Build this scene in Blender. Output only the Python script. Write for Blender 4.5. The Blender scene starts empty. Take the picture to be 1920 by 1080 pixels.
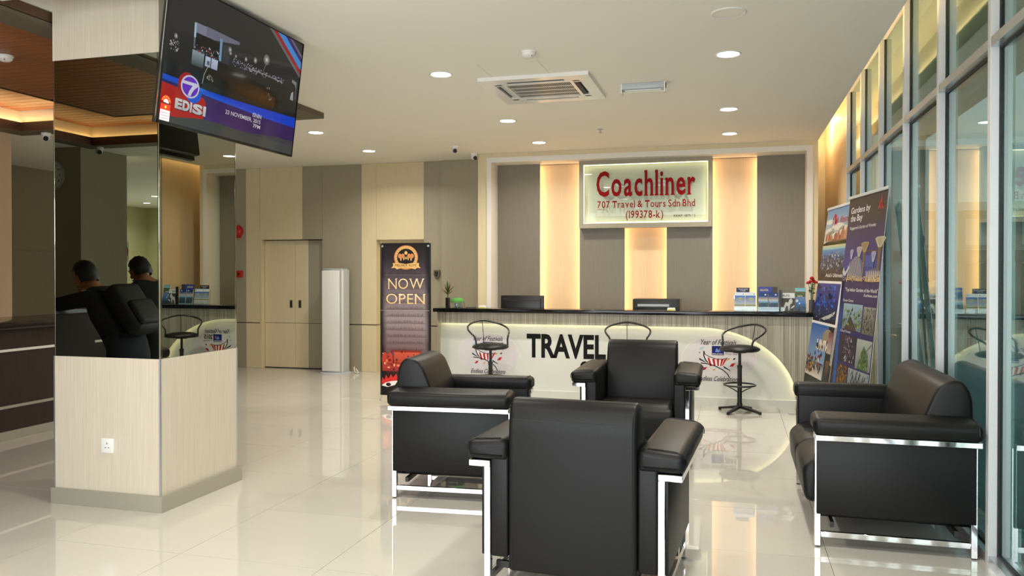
import bpy, bmesh, math, random
from mathutils import Vector, Matrix
from mathutils.geometry import tessellate_polygon
random.seed(7)
PI = math.pi
S = bpy.context.scene
C = S.collection

# ------------------------------------------------------------------ camera
cam_d = bpy.data.cameras.new('camera'); cam = bpy.data.objects.new('camera', cam_d); C.objects.link(cam)
cam.location = (0, 0, 1.45)
cam.rotation_euler = (math.radians(89.5), 0, math.radians(15.465))
cam_d.sensor_width = 36.0; cam_d.lens = 1500 / 1920 * 36.0
cam_d.shift_y = -(540 - 525.09) / 1920
cam_d.clip_start = 0.05; cam_d.clip_end = 200
S.camera = cam

# ------------------------------------------------------------------ world, big lights, exposure
W = bpy.data.worlds.new('world'); S.world = W; W.use_nodes = True
W.node_tree.nodes['Background'].inputs[0].default_value = (0.80, 0.90, 1.0, 1)
W.node_tree.nodes['Background'].inputs[1].default_value = 0.8
S.view_settings.view_transform = 'Standard'; S.view_settings.look = 'None'
S.view_settings.gamma = 1; S.view_settings.exposure = 0.0; S.view_settings.use_curve_mapping = False
S.cycles.use_denoising = True
S.cycles.max_bounces = 9; S.cycles.glossy_bounces = 5; S.cycles.transparent_max_bounces = 16
S.cycles.diffuse_bounces = 4; S.cycles.sample_clamp_indirect = 6; S.cycles.caustics_reflective = False; S.cycles.caustics_refractive = False

def area(name, loc, rot, sx, sy, power, col, shape='RECTANGLE', spread=PI):
    l = bpy.data.lights.new(name, 'AREA'); l.energy = power; l.color = col; l.shape = shape
    l.size = sx; l.size_y = sy; l.spread = spread
    o = bpy.data.objects.new(name, l); C.objects.link(o); o.location = loc; o.rotation_euler = rot
    return o
# daylight of unseen front windows, moved close to stand in for camera flash
area('front_window_fill', (-1.4, -1.76, 1.55), (math.radians(94), 0, 0), 5.2, 2.8, 270, (0.93, 0.97, 1.0))
# daylight through the entrance windows of the left hall
area('hall_window_daylight', (-9.5, -8.3, 1.7), (math.radians(90), 0, 0), 5.0, 2.4, 120, (0.93, 0.97, 1.0))

# ------------------------------------------------------------------ materials
MATS = {}
def mat(name, col, rough=0.5, metal=0.0, emit=None, es=0.0, spec=0.5, coat=0.0):
    if name in MATS: return MATS[name]
    m = bpy.data.materials.new(name); m.use_nodes = True
    b = m.node_tree.nodes['Principled BSDF']
    b.inputs['Base Color'].default_value = (*col, 1); b.inputs['Roughness'].default_value = rough
    b.inputs['Metallic'].default_value = metal; b.inputs['Specular IOR Level'].default_value = spec
    b.inputs['Coat Weight'].default_value = coat
    if emit: b.inputs['Emission Color'].default_value = (*emit, 1); b.inputs['Emission Strength'].default_value = es
    MATS[name] = m; return m
def noise_col(m, c1, c2, scale=(1, 1, 1), nscale=5, detail=3, lo=0.35, hi=0.65, bump=0.0, bscale=None):
    nt = m.node_tree; n = nt.nodes; l = nt.links; b = n['Principled BSDF']
    tc = n.new('ShaderNodeTexCoord'); mp = n.new('ShaderNodeMapping'); mp.inputs['Scale'].default_value = scale
    no = n.new('ShaderNodeTexNoise'); no.inputs['Scale'].default_value = nscale; no.inputs['Detail'].default_value = detail
    r = n.new('ShaderNodeValToRGB'); r.color_ramp.elements[0].position = lo; r.color_ramp.elements[1].position = hi
    r.color_ramp.elements[0].color = (*c1, 1); r.color_ramp.elements[1].color = (*c2, 1)
    l.new(tc.outputs['Object'], mp.inputs[0]); l.new(mp.outputs[0], no.inputs['Vector']); l.new(no.outputs[0], r.inputs[0])
    l.new(r.outputs[0], b.inputs['Base Color'])
    if bump:
        bp = n.new('ShaderNodeBump'); bp.inputs['Strength'].default_value = bump; bp.inputs['Distance'].default_value = 0.002
        l.new(no.outputs[0], bp.inputs['Height']); l.new(bp.outputs[0], b.inputs['Normal'])
    return m
def lin(r, g, b):
    f = lambda c: (c / 255 / 12.92) if c / 255 <= 0.04045 else ((c / 255 + 0.055) / 1.055) ** 2.4
    return (f(r), f(g), f(b))

m_tile = mat('polished_tile', lin(208, 204, 194), 0.022, spec=0.85)
m_grout = mat('grout', lin(150, 142, 125), 0.8)
m_ceiling = mat('ceiling_paint', lin(246, 243, 232), 0.9)
m_beige = noise_col(mat('beige_laminate', (1, 1, 1), 0.42), lin(222, 206, 168), lin(230, 215, 178), (60, 60, 1.2), 3)
m_gray = noise_col(mat('grey_laminate', (1, 1, 1), 0.42), lin(160, 152, 131), lin(167, 159, 138), (60, 60, 1.2), 3)
m_niche = noise_col(mat('niche_grey_laminate', (1, 1, 1), 0.42), lin(124, 117, 102), lin(131, 124, 109), (60, 60, 1.2), 3)
m_glowpanel = noise_col(mat('cream_laminate', (1, 1, 1), 0.5), lin(222, 197, 160), lin(228, 204, 168), (50, 50, 1), 3)
m_white = mat('white_paint', lin(235, 232, 225), 0.5)
m_wgloss = mat('white_gloss', lin(238, 237, 232), 0.2)
m_pillar = noise_col(mat('striped_wallpaper', (1, 1, 1), 0.6), lin(200, 188, 168), lin(217, 207, 189), (110, 110, 1.0), 3, 4, 0.3, 0.7)
m_skirt = mat('brushed_skirting', lin(176, 172, 158), 0.35, 0.4)
m_alu = mat('aluminium', lin(200, 202, 205), 0.32, 0.85)
m_aluw = mat('powder_coated_aluminium', lin(214, 218, 221), 0.35, 0.15)
m_gasket = mat('rubber_gasket', (0.006, 0.008, 0.01), 0.5)
m_chrome = mat('chrome', (0.86, 0.86, 0.87), 0.06, 1.0)
m_leather = noise_col(mat('black_leather', (1, 1, 1), 0.42, spec=0.27), (0.004, 0.004, 0.004), (0.006, 0.006, 0.006), (1, 1, 1), 220, 2, bump=0.2)
m_seam = mat('leather_seam', (0.006, 0.006, 0.006), 0.5)
m_black = mat('black_plastic', (0.010, 0.010, 0.010), 0.35)
m_blackmetal = mat('black_metal', (0.012, 0.012, 0.012), 0.3, 0.0)
m_granite = noise_col(mat('black_granite', (1, 1, 1), 0.12), (0.006, 0.006, 0.007), (0.03, 0.03, 0.032), (1, 1, 1), 260, 2, 0.62, 0.75)
m_desk = noise_col(mat('grey_wood_laminate', (1, 1, 1), 0.45), lin(138, 130, 113), lin(194, 187, 168), (60, 60, 0.6), 1.3, 6, 0.34, 0.66)
m_deskw = mat('white_acrylic_panel', lin(222, 224, 217), 0.35)
m_mirror = mat('tinted_mirror', (0.34, 0.36, 0.30), 0.0, 1.0)
m_mirror_edge = mat('mirror_bevel', (0.42, 0.42, 0.34), 0.08, 1.0)
m_brown = noise_col(mat('dark_brown_laminate', (1, 1, 1), 0.65, spec=0.2), lin(54, 44, 39), lin(62, 51, 45), (2, 40, 1), 4)
m_fascia = mat('dark_fascia', lin(92, 66, 46), 0.55)
m_fasciag = mat('grey_brown_soffit', lin(104, 94, 78), 0.6)
m_wood = noise_col(mat('ceiling_wood', (1, 1, 1), 0.4), lin(120, 66, 34), lin(172, 106, 60), (1.2, 26, 26), 2.2, 5, 0.3, 0.7)
m_woodedge = mat('wood_panel_edge', lin(40, 24, 14), 0.6)
m_darkgap = mat('shadow_gap', (0.01, 0.009, 0.008), 0.8)
m_warm = mat('warm_led', (0, 0, 0), 0.5, emit=(1.0, 0.58, 0.22), es=26)
m_warm2 = mat('warm_led_niche', (0, 0, 0), 0.5, emit=(1.0, 0.62, 0.30), es=7.5)
m_warm3 = mat('warm_led_cove', (0, 0, 0), 0.5, emit=(1.0, 0.70, 0.34), es=34)
m_signled = mat('sign_led', (0, 0, 0), 0.5, emit=(1.0, 0.91, 0.52), es=4.5)
m_deskled = mat('desk_led', (0, 0, 0), 0.5, emit=(1.0, 0.88, 0.50), es=14)
m_lamp = mat('lamp_diffuser', (1, 1, 1), 0.5, emit=(1.0, 0.97, 0.92), es=16)
m_red = mat('red_plastic', lin(190, 28, 20), 0.35)
m_green = mat('green_cloth', lin(82, 148, 64), 0.8)
m_leaf = mat('leaf_green', lin(56, 92, 36), 0.5)
m_leafred = mat('leaf_red', lin(150, 60, 34), 0.5)
m_rose = mat('rose_red', lin(190, 20, 24), 0.5)
m_vase = mat('dark_vase', lin(46, 30, 26), 0.3)
m_paper = mat('white_paper', lin(240, 238, 228), 0.6)
m_offwhite = mat('off_white_wall', lin(222, 216, 196), 0.85)
m_greenwall = mat('pale_green_wall', lin(200, 198, 158), 0.85)
m_brownwall = mat('taupe_wall', lin(204, 180, 148), 0.8)
m_ext = noise_col(mat('outdoor_paving', (1, 1, 1), 0.45), lin(104, 130, 128), lin(118, 144, 142), (1, 1, 1), 1.2)
m_extwall = mat('outdoor_green_grey', lin(110, 124, 112), 0.6)
m_extw = mat('outdoor_white', lin(224, 228, 226), 0.7)
m_extg = mat('outdoor_grey', lin(176, 182, 178), 0.8)
m_extd = mat('outdoor_dark', lin(84, 94, 92), 0.8)
m_skin = mat('skin', lin(176, 120, 88), 0.5)
m_hair = mat('black_hair', (0.008, 0.007, 0.006), 0.5)
m_cloth = mat('black_cloth', (0.005, 0.005, 0.006), 0.9)
m_jeans = mat('dark_jeans', lin(26, 32, 44), 0.9)
m_shirt = mat('pale_shirt', lin(168, 192, 200), 0.9)
m_bag = mat('black_nylon', (0.005, 0.005, 0.006), 0.6)
m_silver = mat('silver_plastic', lin(190, 194, 196), 0.35)
m_grille = mat('grille_dark', (0.03, 0.03, 0.03), 0.6)
m_glassware = mat('clear_plastic', (0.9, 0.93, 0.93), 0.05)

def glass_mat(name, tint, boost=1.35, base=0.02):
    m = bpy.data.materials.new(name); m.use_nodes = True; nt = m.node_tree; n = nt.nodes; l = nt.links
    for x in list(n):
        if x.type == 'BSDF_PRINCIPLED': n.remove(x)
    out = n['Material Output']
    fr = n.new('ShaderNodeFresnel'); ge = n.new('ShaderNodeNewGeometry'); mr = n.new('ShaderNodeMapRange')
    mr.inputs['To Min'].default_value = 1.52; mr.inputs['To Max'].default_value = 1 / 1.52   # same reflectance on both faces of the thin pane
    l.new(ge.outputs['Backfacing'], mr.inputs['Value']); l.new(mr.outputs[0], fr.inputs['IOR'])
    ma = n.new('ShaderNodeMath'); ma.operation = 'MULTIPLY_ADD'; ma.inputs[1].default_value = boost; ma.inputs[2].default_value = base; ma.use_clamp = True
    tr = n.new('ShaderNodeBsdfTransparent'); tr.inputs[0].default_value = (*tint, 1)
    gl = n.new('ShaderNodeBsdfGlossy'); gl.inputs['Roughness'].default_value = 0.0; gl.inputs[0].default_value = (0.86, 0.95, 0.92, 1)
    mx = n.new('ShaderNodeMixShader')
    l.new(fr.outputs[0], ma.inputs[0]); l.new(ma.outputs[0], mx.inputs[0]); l.new(tr.outputs[0], mx.inputs[1]); l.new(gl.outputs[0], mx.inputs[2]); l.new(mx.outputs[0], out.inputs[0])
    return m
m_glass = glass_mat('tinted_window_glass', (0.66, 0.80, 0.77), 1.3, 0.03)
m_clear = glass_mat('clear_acrylic', (0.93, 0.96, 0.97), 1.0, 0.0)

def print_mat(name, rough, emit=0.0, base=1.0, spec=0.5):
    m = bpy.data.materials.new(name); m.use_nodes = True; nt = m.node_tree; b = nt.nodes['Principled BSDF']
    a = nt.nodes.new('ShaderNodeVertexColor'); a.layer_name = 'Col'
    b.inputs['Roughness'].default_value = rough; b.inputs['Specular IOR Level'].default_value = spec
    if emit:
        b.inputs['Base Color'].default_value = (0.005, 0.005, 0.005, 1)
        nt.links.new(a.outputs[0], b.inputs['Emission Color']); b.inputs['Emission Strength'].default_value = emit
        if base < 1: nt.links.new(a.outputs[0], b.inputs['Base Color'])
    else: nt.links.new(a.outputs[0], b.inputs['Base Color'])
    return m
m_print = print_mat('printed_vinyl', 0.45, spec=0.25)
m_printmatt = print_mat('printed_card', 0.5)
m_screen = print_mat('lit_screen', 0.06, 0.85, spec=0.22)
m_decal = print_mat('vinyl_decal', 0.6, spec=0.15)

# ------------------------------------------------------------------ mesh helpers
def link(name, me, m, parent=None, loc=None, smooth=False):
    o = bpy.data.objects.new(name, me); C.objects.link(o)
    if m is not None:
        for mm in (m if isinstance(m, (list, tuple)) else [m]): me.materials.append(mm)
    if parent is not None: o.parent = parent
    if loc is not None: o.location = loc
    return o
def fin(name, bm, m, parent=None, loc=None, smooth=None):
    bmesh.ops.recalc_face_normals(bm, faces=bm.faces)
    me = bpy.data.meshes.new(name); bm.to_mesh(me); bm.free()
    o = link(name, me, m, parent, loc)
    if smooth is not None:
        for p in me.polygons: p.use_smooth = True
        me.set_sharp_from_angle(angle=math.radians(smooth))
    return o
def box(bm, x0, x1, y0, y1, z0, z1, bev=0.0, seg=2, mi=0, rot=None, piv=None):
    x0, x1 = min(x0, x1), max(x0, x1); y0, y1 = min(y0, y1), max(y0, y1); z0, z1 = min(z0, z1), max(z0, z1)
    r = bmesh.ops.create_cube(bm, size=1.0); vs = r['verts']
    bmesh.ops.scale(bm, vec=(x1 - x0, y1 - y0, z1 - z0), verts=vs)
    bmesh.ops.translate(bm, vec=((x0 + x1) / 2, (y0 + y1) / 2, (z0 + z1) / 2), verts=vs)
    if bev:
        es = list({e for v in vs for e in v.link_edges})
        rb = bmesh.ops.bevel(bm, geom=es, offset=bev, segments=seg, affect='EDGES', profile=0.5)
        vs = list({v for f in rb['faces'] for v in f.verts} | {v for v in vs if v.is_valid})
    if mi:
        for f in {f for v in vs for f in v.link_faces}: f.material_index = mi
    if rot is not None: bmesh.ops.rotate(bm, cent=piv or (0, 0, 0), matrix=rot, verts=vs)
    return vs
def B(name, dims, m, parent=None, bev=0.0, seg=2, loc=None):
    bm = bmesh.new(); box(bm, *dims, bev=bev, seg=seg)
    return fin(name, bm, m, parent, loc, smooth=40 if bev else None)
def cyl(bm, p0, p1, r0, r1=None, seg=16, caps=True):
    r1 = r0 if r1 is None else r1
    p0, p1 = Vector(p0), Vector(p1); d = p1 - p0
    q = d.to_track_quat('Z', 'Y').to_matrix().to_4x4(); q.translation = (p0 + p1) / 2
    return bmesh.ops.create_cone(bm, cap_ends=caps, segments=seg, radius1=r0, radius2=r1, depth=d.length, matrix=q)['verts']
def CY(name, p0, p1, r0, m, parent=None, r1=None, seg=20, loc=None):
    bm = bmesh.new(); cyl(bm, p0, p1, r0, r1, seg); return fin(name, bm, m, parent, loc, smooth=40)
def lathe(bm, prof, cx=0, cy=0, seg=24, close=False):
    rings = []
    for r, z in prof:
        if r < 1e-6: rings.append([bm.verts.new((cx, cy, z))])
        else: rings.append([bm.verts.new((cx + r * math.cos(2 * PI * i / seg), cy + r * math.sin(2 * PI * i / seg), z)) for i in range(seg)])
    for a, b in zip(rings, rings[1:]):
        for i in range(seg):
            j = (i + 1) % seg
            if len(a) == 1 and len(b) == 1: continue
            if len(a) == 1: bm.faces.new((a[0], b[i], b[j]))
            elif len(b) == 1: bm.faces.new((a[i], a[j], b[0]))
            else: bm.faces.new((a[i], a[j], b[j], b[i]))
def LA(name, prof, m, parent=None, loc=None, seg=24, cx=0, cy=0):
    bm = bmesh.new(); lathe(bm, prof, cx, cy, seg); return fin(name, bm, m, parent, loc, smooth=40)
def tube(bm, pts, r, seg=8, closed=False):
    pts = [Vector(p) for p in pts]; n = len(pts); rings = []; up = Vector((0, 0, 1)); prev = None
    for i, p in enumerate(pts):
        if closed: t = pts[(i + 1) % n] - pts[i - 1]
        else: t = pts[min(i + 1, n - 1)] - pts[max(i - 1, 0)]
        t.normalize()
        if prev is None:
            a = t.cross(up)
            if a.length < 0.1: a = t.cross(Vector((1, 0, 0)))
        else: a = prev - t * prev.dot(t)
        a.normalize(); b = t.cross(a); prev = a
        rr = r[i] if isinstance(r, (list, tuple)) else r
        rings.append([bm.verts.new(p + (a * math.cos(2 * PI * k / seg) + b * math.sin(2 * PI * k / seg)) * rr) for k in range(seg)])
    m = n if closed else n - 1
    for i in range(m):
        A, D = rings[i], rings[(i + 1) % n]
        for k in range(seg):
            j = (k + 1) % seg; bm.faces.new((A[k], A[j], D[j], D[k]))
    if not closed: bm.faces.new(rings[0]); bm.faces.new(rings[-1])
def TB(name, pts, r, m, parent=None, seg=8, closed=False, loc=None):
    bm = bmesh.new(); tube(bm, pts, r, seg, closed); return fin(name, bm, m, parent, loc, smooth=50)
def smoothpath(pts, k=4):
    P = [Vector(p) for p in pts]; out = []
    for i in range(len(P) - 1):
        p0 = P[max(i - 1, 0)]; p1 = P[i]; p2 = P[i + 1]; p3 = P[min(i + 2, len(P) - 1)]
        for j in range(k):
            t = j / k
            out.append(0.5 * ((2 * p1) + (p2 - p0) * t + (2 * p0 - 5 * p1 + 4 * p2 - p3) * t * t + (3 * p1 - p0 - 3 * p2 + p3) * t ** 3))
    out.append(P[-1]); return out
def prism(bm, poly, axis, a0, a1, bev=0.0, seg=3):
    # poly: 2D points; axis 'x': (y,z), 'y': (x,z), 'z': (x,y)
    f = {'x': lambda p, a: (a, p[0], p[1]), 'y': lambda p, a: (p[0], a, p[1]), 'z': lambda p, a: (p[0], p[1], a)}[axis]
    v0 = [bm.verts.new(f(p, a0)) for p in poly]; v1 = [bm.verts.new(f(p, a1)) for p in poly]
    n = len(poly); f0 = bm.faces.new(v0); f1 = bm.faces.new(v1[::-1])
    for i in range(n): bm.faces.new((v0[i], v1[i], v1[(i + 1) % n], v0[(i + 1) % n]))
    if bev:
        es = list(f0.edges) + list(f1.edges)
        bmesh.ops.bevel(bm, geom=es, offset=bev, segments=seg, affect='EDGES', profile=0.5)
def PR(name, poly, axis, a0, a1, m, parent=None, bev=0.0, seg=3, smooth=40, loc=None):
    bm = bmesh.new(); prism(bm, poly, axis, a0, a1, bev, seg); return fin(name, bm, m, parent, loc, smooth=smooth)
def pillow(name, poly, axis, a0, a1, r, m, parent, k=4, smooth=50):
    # extruded profile whose two ends are rolled over with radius r
    f = {'x': lambda p, a: (a, p[0], p[1]), 'y': lambda p, a: (p[0], a, p[1])}[axis]
    n = len(poly); s_ = 1 if sum(poly[i][0] * poly[(i + 1) % n][1] - poly[(i + 1) % n][0] * poly[i][1] for i in range(n)) > 0 else -1
    nor = []
    for i in range(n):
        a = Vector(poly[i - 1]); b = Vector(poly[i]); c = Vector(poly[(i + 1) % n]); e1 = (b - a); e2 = (c - b)
        e1 = e1.normalized() if e1.length > 1e-7 else e2.normalized(); e2 = e2.normalized() if e2.length > 1e-7 else e1
        v = (e1 + e2).normalized(); q = max(.6, v.dot(e1)); nor.append(Vector((-v.y, v.x)) * s_ / q)
    secs = []
    for j in range(k + 1):
        t = j / k * PI / 2; secs.append((r * (1 - math.sin(t)), r * (1 - math.cos(PI / 2 - t)) if False else r * (1 - math.sin(t))))
    secs = [(r * (1 - math.cos(j / k * PI / 2)), r * (1 - math.sin(j / k * PI / 2))) for j in range(k + 1)]
    allv = [(a0 + min(x, 1) , ins) for x, ins in secs] + [(a1 - x, ins) for x, ins in secs[::-1]]
    bm = bmesh.new(); rings = []
    for a, ins in allv: rings.append([bm.verts.new(f((poly[i][0] + nor[i].x * ins * .9, poly[i][1] + nor[i].y * ins * .9), a)) for i in range(n)])
    for A, D in zip(rings, rings[1:]):
        for i in range(n): bm.faces.new((A[i], A[(i + 1) % n], D[(i + 1) % n], D[i]))
    bm.faces.new(rings[0]); bm.faces.new(rings[-1][::-1])
    return fin(name, bm, m, parent, smooth=smooth)
def rounded(pts, r, k=4):
    # round every corner of a 2D polygon; r number or list
    out = []; n = len(pts)
    for i in range(n):
        p = Vector(pts[i]); a = Vector(pts[i - 1]); b = Vector(pts[(i + 1) % n]); rr = r[i] if isinstance(r, (list, tuple)) else r
        if rr <= 0: out.append(tuple(p)); continue
        u = (a - p); v = (b - p); d = min(rr, u.length * 0.49, v.length * 0.49); u.normalize(); v.normalize()
        A = p + u * d; Bp = p + v * d
        for j in range(k + 1):
            t = j / k; out.append(tuple((1 - t) ** 2 * A + 2 * t * (1 - t) * p + t * t * Bp))
    return out

# ------------------------------------------------------------------ tagging
def tag(o, label=None, cat=None, group=None, kind=None):
    if label: o['label'] = label
    if cat: o['category'] = cat
    if group: o['group'] = group
    if kind: o['kind'] = kind
    return o
def thing(name, label, cat, loc=(0, 0, 0), rz=0, group=None):
    o = bpy.data.objects.new(name, None); C.objects.link(o); o.location = loc; o.rotation_euler = (0, 0, rz)
    o.empty_display_size = 0.1
    return tag(o, label, cat, group)
def struct(o): o['kind'] = 'structure'; return o
def kids(o): return [c for c in bpy.data.objects if c.parent == o]
def dup(root, loc, rz, label, name=None):
    r = root.copy(); C.objects.link(r); r.location = loc; r.rotation_euler = (0, 0, rz); r['label'] = label
    for ch in kids(root):
        c = ch.copy(); C.objects.link(c); c.parent = r
        for g in kids(ch):
            d = g.copy(); C.objects.link(d); d.parent = c
    return r

# ------------------------------------------------------------------ flat print
def glyphs(body, bold=0.0, shear=0.0, serif=False, cond=1.0):
    """triangles + width of a line of lettering, baseline 0, cap height about 0.7"""
    def conv(txt):
        cu = bpy.data.curves.new('t', 'FONT'); cu.body = txt; cu.offset = bold; cu.shear = shear; cu.resolution_u = 3; cu.fill_mode = 'FRONT'
        o = bpy.data.objects.new('t', cu); C.objects.link(o); bpy.context.view_layer.update()
        me = bpy.data.meshes.new_from_object(o)
        vs = [v.co.xy.copy() for v in me.vertices]; fs = [tuple(p.vertices) for p in me.polygons]
        bpy.data.objects.remove(o); bpy.data.curves.remove(cu); bpy.data.meshes.remove(me)
        return vs, fs
    if not serif:
        vs, fs = conv(body)
        return [[vs[i] for i in f] for f in fs]
    polys = []; x = 0.0; cache = {}
    for ch in body:
        if ch == ' ': x += 0.22; continue
        if ch not in cache: cache[ch] = conv(ch)
        vs, fs = cache[ch]
        if not vs: continue
        x0 = min(v.x for v in vs); x1 = max(v.x for v in vs); off = x - x0
        for f in fs: polys.append([Vector(((vs[i].x + off) * 1.0, vs[i].y)) for i in f])
        cnt = {}
        for f in fs:
            for a, b in zip(f, f[1:] + f[:1]): cnt[frozenset((a, b))] = cnt.get(frozenset((a, b)), 0) + 1
        ymin = min(v.y for v in vs); ymax = max(v.y for v in vs)
        if ch not in '-/()&0123456789.,':
            for e, c in cnt.items():
                if c != 1: continue
                a, b = [vs[i] for i in e]
                if abs(a.y - b.y) > 0.004: continue
                L = abs(a.x - b.x)
                if L < 0.03 or L > 0.24: continue
                y = a.y; xa = min(a.x, b.x) + off; xb = max(a.x, b.x) + off; t = 0.035; s = 0.042
                if abs(y) < 0.03: polys.append([Vector((xa - s, y - .004)), Vector((xb + s, y - .004)), Vector((xb + s * .6, y + t)), Vector((xa - s * .6, y + t))])
                elif y > 0.4 and ch not in 'it': 
                    sr = 0 if ch in 'hlkdbnrmpBDEPR' else s
                    polys.append([Vector((xa - s, y - t * 2.0)), Vector((xb + sr, y - t)), Vector((xb + sr, y + .004)), Vector((xa, y + .004))])
        x += (x1 - x0) + 0.115
    return polys
class Print:
    """flat print: coloured shapes layered on a plane. fn(u,v,h)->local 3D"""
    def __init__(s, fn, step=0.0006): s.fn = fn; s.step = step; s.v = []; s.f = []; s.c = []; s.n = 1
    def poly(s, pts, col, cols=None, layer=None):
        h = s.n * s.step if layer is None else layer * s.step
        if layer is None: s.n += 0
        b = len(s.v); pts = [tuple(p) for p in pts]
        s.v += [s.fn(p[0], p[1], h) for p in pts]
        s.c += (cols if cols else [col] * len(pts))
        if len(pts) <= 3 : s.f.append(tuple(range(b, b + len(pts))))
        else:
            for t in tessellate_polygon([[Vector((p[0], p[1], 0)) for p in pts]]): s.f.append(tuple(b + i for i in t))
    def up(s): s.n += 1; return s
    def rect(s, x0, y0, x1, y1, col, top=None):
        t = top or col; s.poly([(x0, y0), (x1, y0), (x1, y1), (x0, y1)], col, [col, col, t, t])
    def ell(s, cx, cy, rx, ry, col, k=24, a0=0, a1=2 * PI): s.poly([(cx + rx * math.cos(a0 + (a1 - a0) * i / k), cy + ry * math.sin(a0 + (a1 - a0) * i / k)) for i in range(k)], col)
    def line(s, pts, w, col):
        for (x0, y0), (x1, y1) in zip(pts, pts[1:]):
            d = math.hypot(x1 - x0, y1 - y0) or 1; nx, ny = -(y1 - y0) / d * w / 2, (x1 - x0) / d * w / 2
            s.poly([(x0 + nx, y0 + ny), (x0 - nx, y0 - ny), (x1 - nx, y1 - ny), (x1 + nx, y1 + ny)], col)
    def text(s, body, x0, x1, y0, y1, col, bold=0.0, shear=0.0, serif=False, full=None, top=None):
        """fit the word into the box; y0 baseline, y1 top of its tallest letter"""
        ps = glyphs(body, bold, shear, serif)
        X = [p.x for q in ps for p in q]; Y = [p.y for q in ps for p in q]
        if not X: return
        ax, bx = min(X), max(X); by = max(Y); ay = 0.0
        s.up()
        for q in ps:
            pts = [(x0 + (p.x - ax) / (bx - ax) * (x1 - x0), y0 + (p.y - ay) / (by - ay) * (y1 - y0)) for p in q]
            if sum(pts[i - 1][0] * pts[i][1] - pts[i][0] * pts[i - 1][1] for i in range(len(pts))) < 0: pts = pts[::-1]
            b = len(s.v); h = s.n * s.step + (s.step * .35 if len(pts) == 4 and serif else 0)
            s.v += [s.fn(p[0], p[1], h) for p in pts]
            s.c += [col if not top else tuple(col[k] + (top[k] - col[k]) * max(0, min(1, (p[1] - y0) / (y1 - y0))) for k in range(3)) for p in pts]
            s.f.append(tuple(range(b, b + len(pts))))
    def build(s, name, m, parent=None, k=1.0):
        me = bpy.data.meshes.new(name); me.from_pydata([tuple(v) for v in s.v], [], s.f)
        ca = me.color_attributes.new('Col', 'FLOAT_COLOR', 'POINT')
        for i, c in enumerate(s.c): ca.data[i].color = (c[0] * k, c[1] * k, c[2] * k, 1)
        return link(name, me, m, parent)

# ================================================================== THE SETTING
H = 3.05
XG = 1.218          # inner face of the window frames
# floor ---------------------------------------------------------------
fl = struct(B('floor', (-14.0, 1.36, -8.5, 11.2, -0.10, -0.012), m_grout))
P_ = 0.805; x_off = -2.75; y_off = 3.515
bmt = bmesh.new(); g = 0.0013; box(bmt, g, P_ - g, g, P_ - g, -0.012, 0.0)
bmesh.ops.recalc_face_normals(bmt, faces=bmt.faces)
tile_me = bpy.data.meshes.new('tile'); bmt.to_mesh(tile_me); bmt.free(); tile_me.materials.append(m_tile)
rest = bmesh.new()
for i in range(-14, 5):
    for j in range(-15, 10):
        x = x_off + i * P_; y = y_off + j * P_
        if x < -14.1 or y < -8.6: continue
        if -9 <= i <= 4 and -2 <= j <= 9 and x + P_ < XG + 0.10:
            o = bpy.data.objects.new('tile', tile_me); C.objects.link(o); o.parent = fl; o.location = (x, y, 0)
        else:
            xe = min(x + P_ - g, XG + 0.07)
            if xe > x + 0.02: box(rest, x + g, xe, y + g, y + P_ - g, -0.012, 0.0)
r = fin('tile_field', rest, m_tile, fl); r['kind'] = 'stuff'

# ceiling with the opening for the timber tray ---------------------------
RX0, RX1, RY0, RY1 = -7.72, -4.15, -0.05, 7.22
bm = bmesh.new()
box(bm, -14, RX0, -8.5, 11.2, H, H + .12); box(bm, -3.15, 0.965, -4.9, 11.95, H, H + .12)
box(bm, RX1, -3.15, RY0, 3.75, H, H + .12); box(bm, RX1, -3.15, 4.5, 11.2, H, H + .12); box(bm, RX1, -3.15, -8.5, RY0, H, H + .12)
box(bm, RX1, -3.13, 3.73, 3.75, H + .12, 3.34); box(bm, RX1, -3.13, 4.5, 4.52, H + .12, 3.34); box(bm, -3.15, -3.13, 3.75, 4.5, H + .12, 3.34); box(bm, RX1, -3.13, 3.75, 4.5, 3.33, 3.35)
box(bm, RX0, RX1, -8.5, RY0, H, H + .12); box(bm, RX0, RX1, RY1, 11.2, H, H + .12)
box(bm, 0.965, 0.98, -4.9, 11.85, H, H + .13)
box(bm, 0.9, 1.42, -4.9, 11.95, H + .42, H + .5); box(bm, 0.80, 0.90, -4.9, 11.95, H + .12, H + .5)
struct(fin('ceiling', bm, m_ceiling))
# walls ------------------------------------------------------------------
struct(B('wall_back', (-10.4, 0.90, 10.88, 11.1, 0, H + .5), m_beige))
wb = bpy.data.objects['wall_back']
def wpanel(x0, x1, z0, z1, m, y=10.75, d=0.13, nm='panel'):
    g = 0.0015; return B(nm, (x0 + g, x1 - g, y, y + d, z0 + g, z1 - g), m, wb)
GZ = 0.69
for (x0, x1, m, full) in ((-10.3, -9.2, m_beige, 1), (-9.2, -8.2, m_gray, 1), (-8.2, -7.21, m_gray, 1), (-7.21, -6.97, m_beige, 1),
                    (-5.91, -5.27, m_gray, 1), (-5.27, -5.03, m_beige, 1), (-4.287, -4.0, m_gray, 1)):
    wpanel(x0, x1, GZ + .006, H, m); wpanel(x0, x1, 0, GZ - .006, m)
wpanel(-6.97, -6.24, 1.955, H, m_beige); wpanel(-6.24, -5.91, 1.955, H, m_gray)
wpanel(-5.03, -4.287, 1.935, H, m_beige)
wpanel(-4.0, -3.30, GZ + .006, H, m_gray, 10.70, .18); wpanel(-4.0, -3.30, 0, GZ - .006, m_gray, 10.70, .18)
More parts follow.
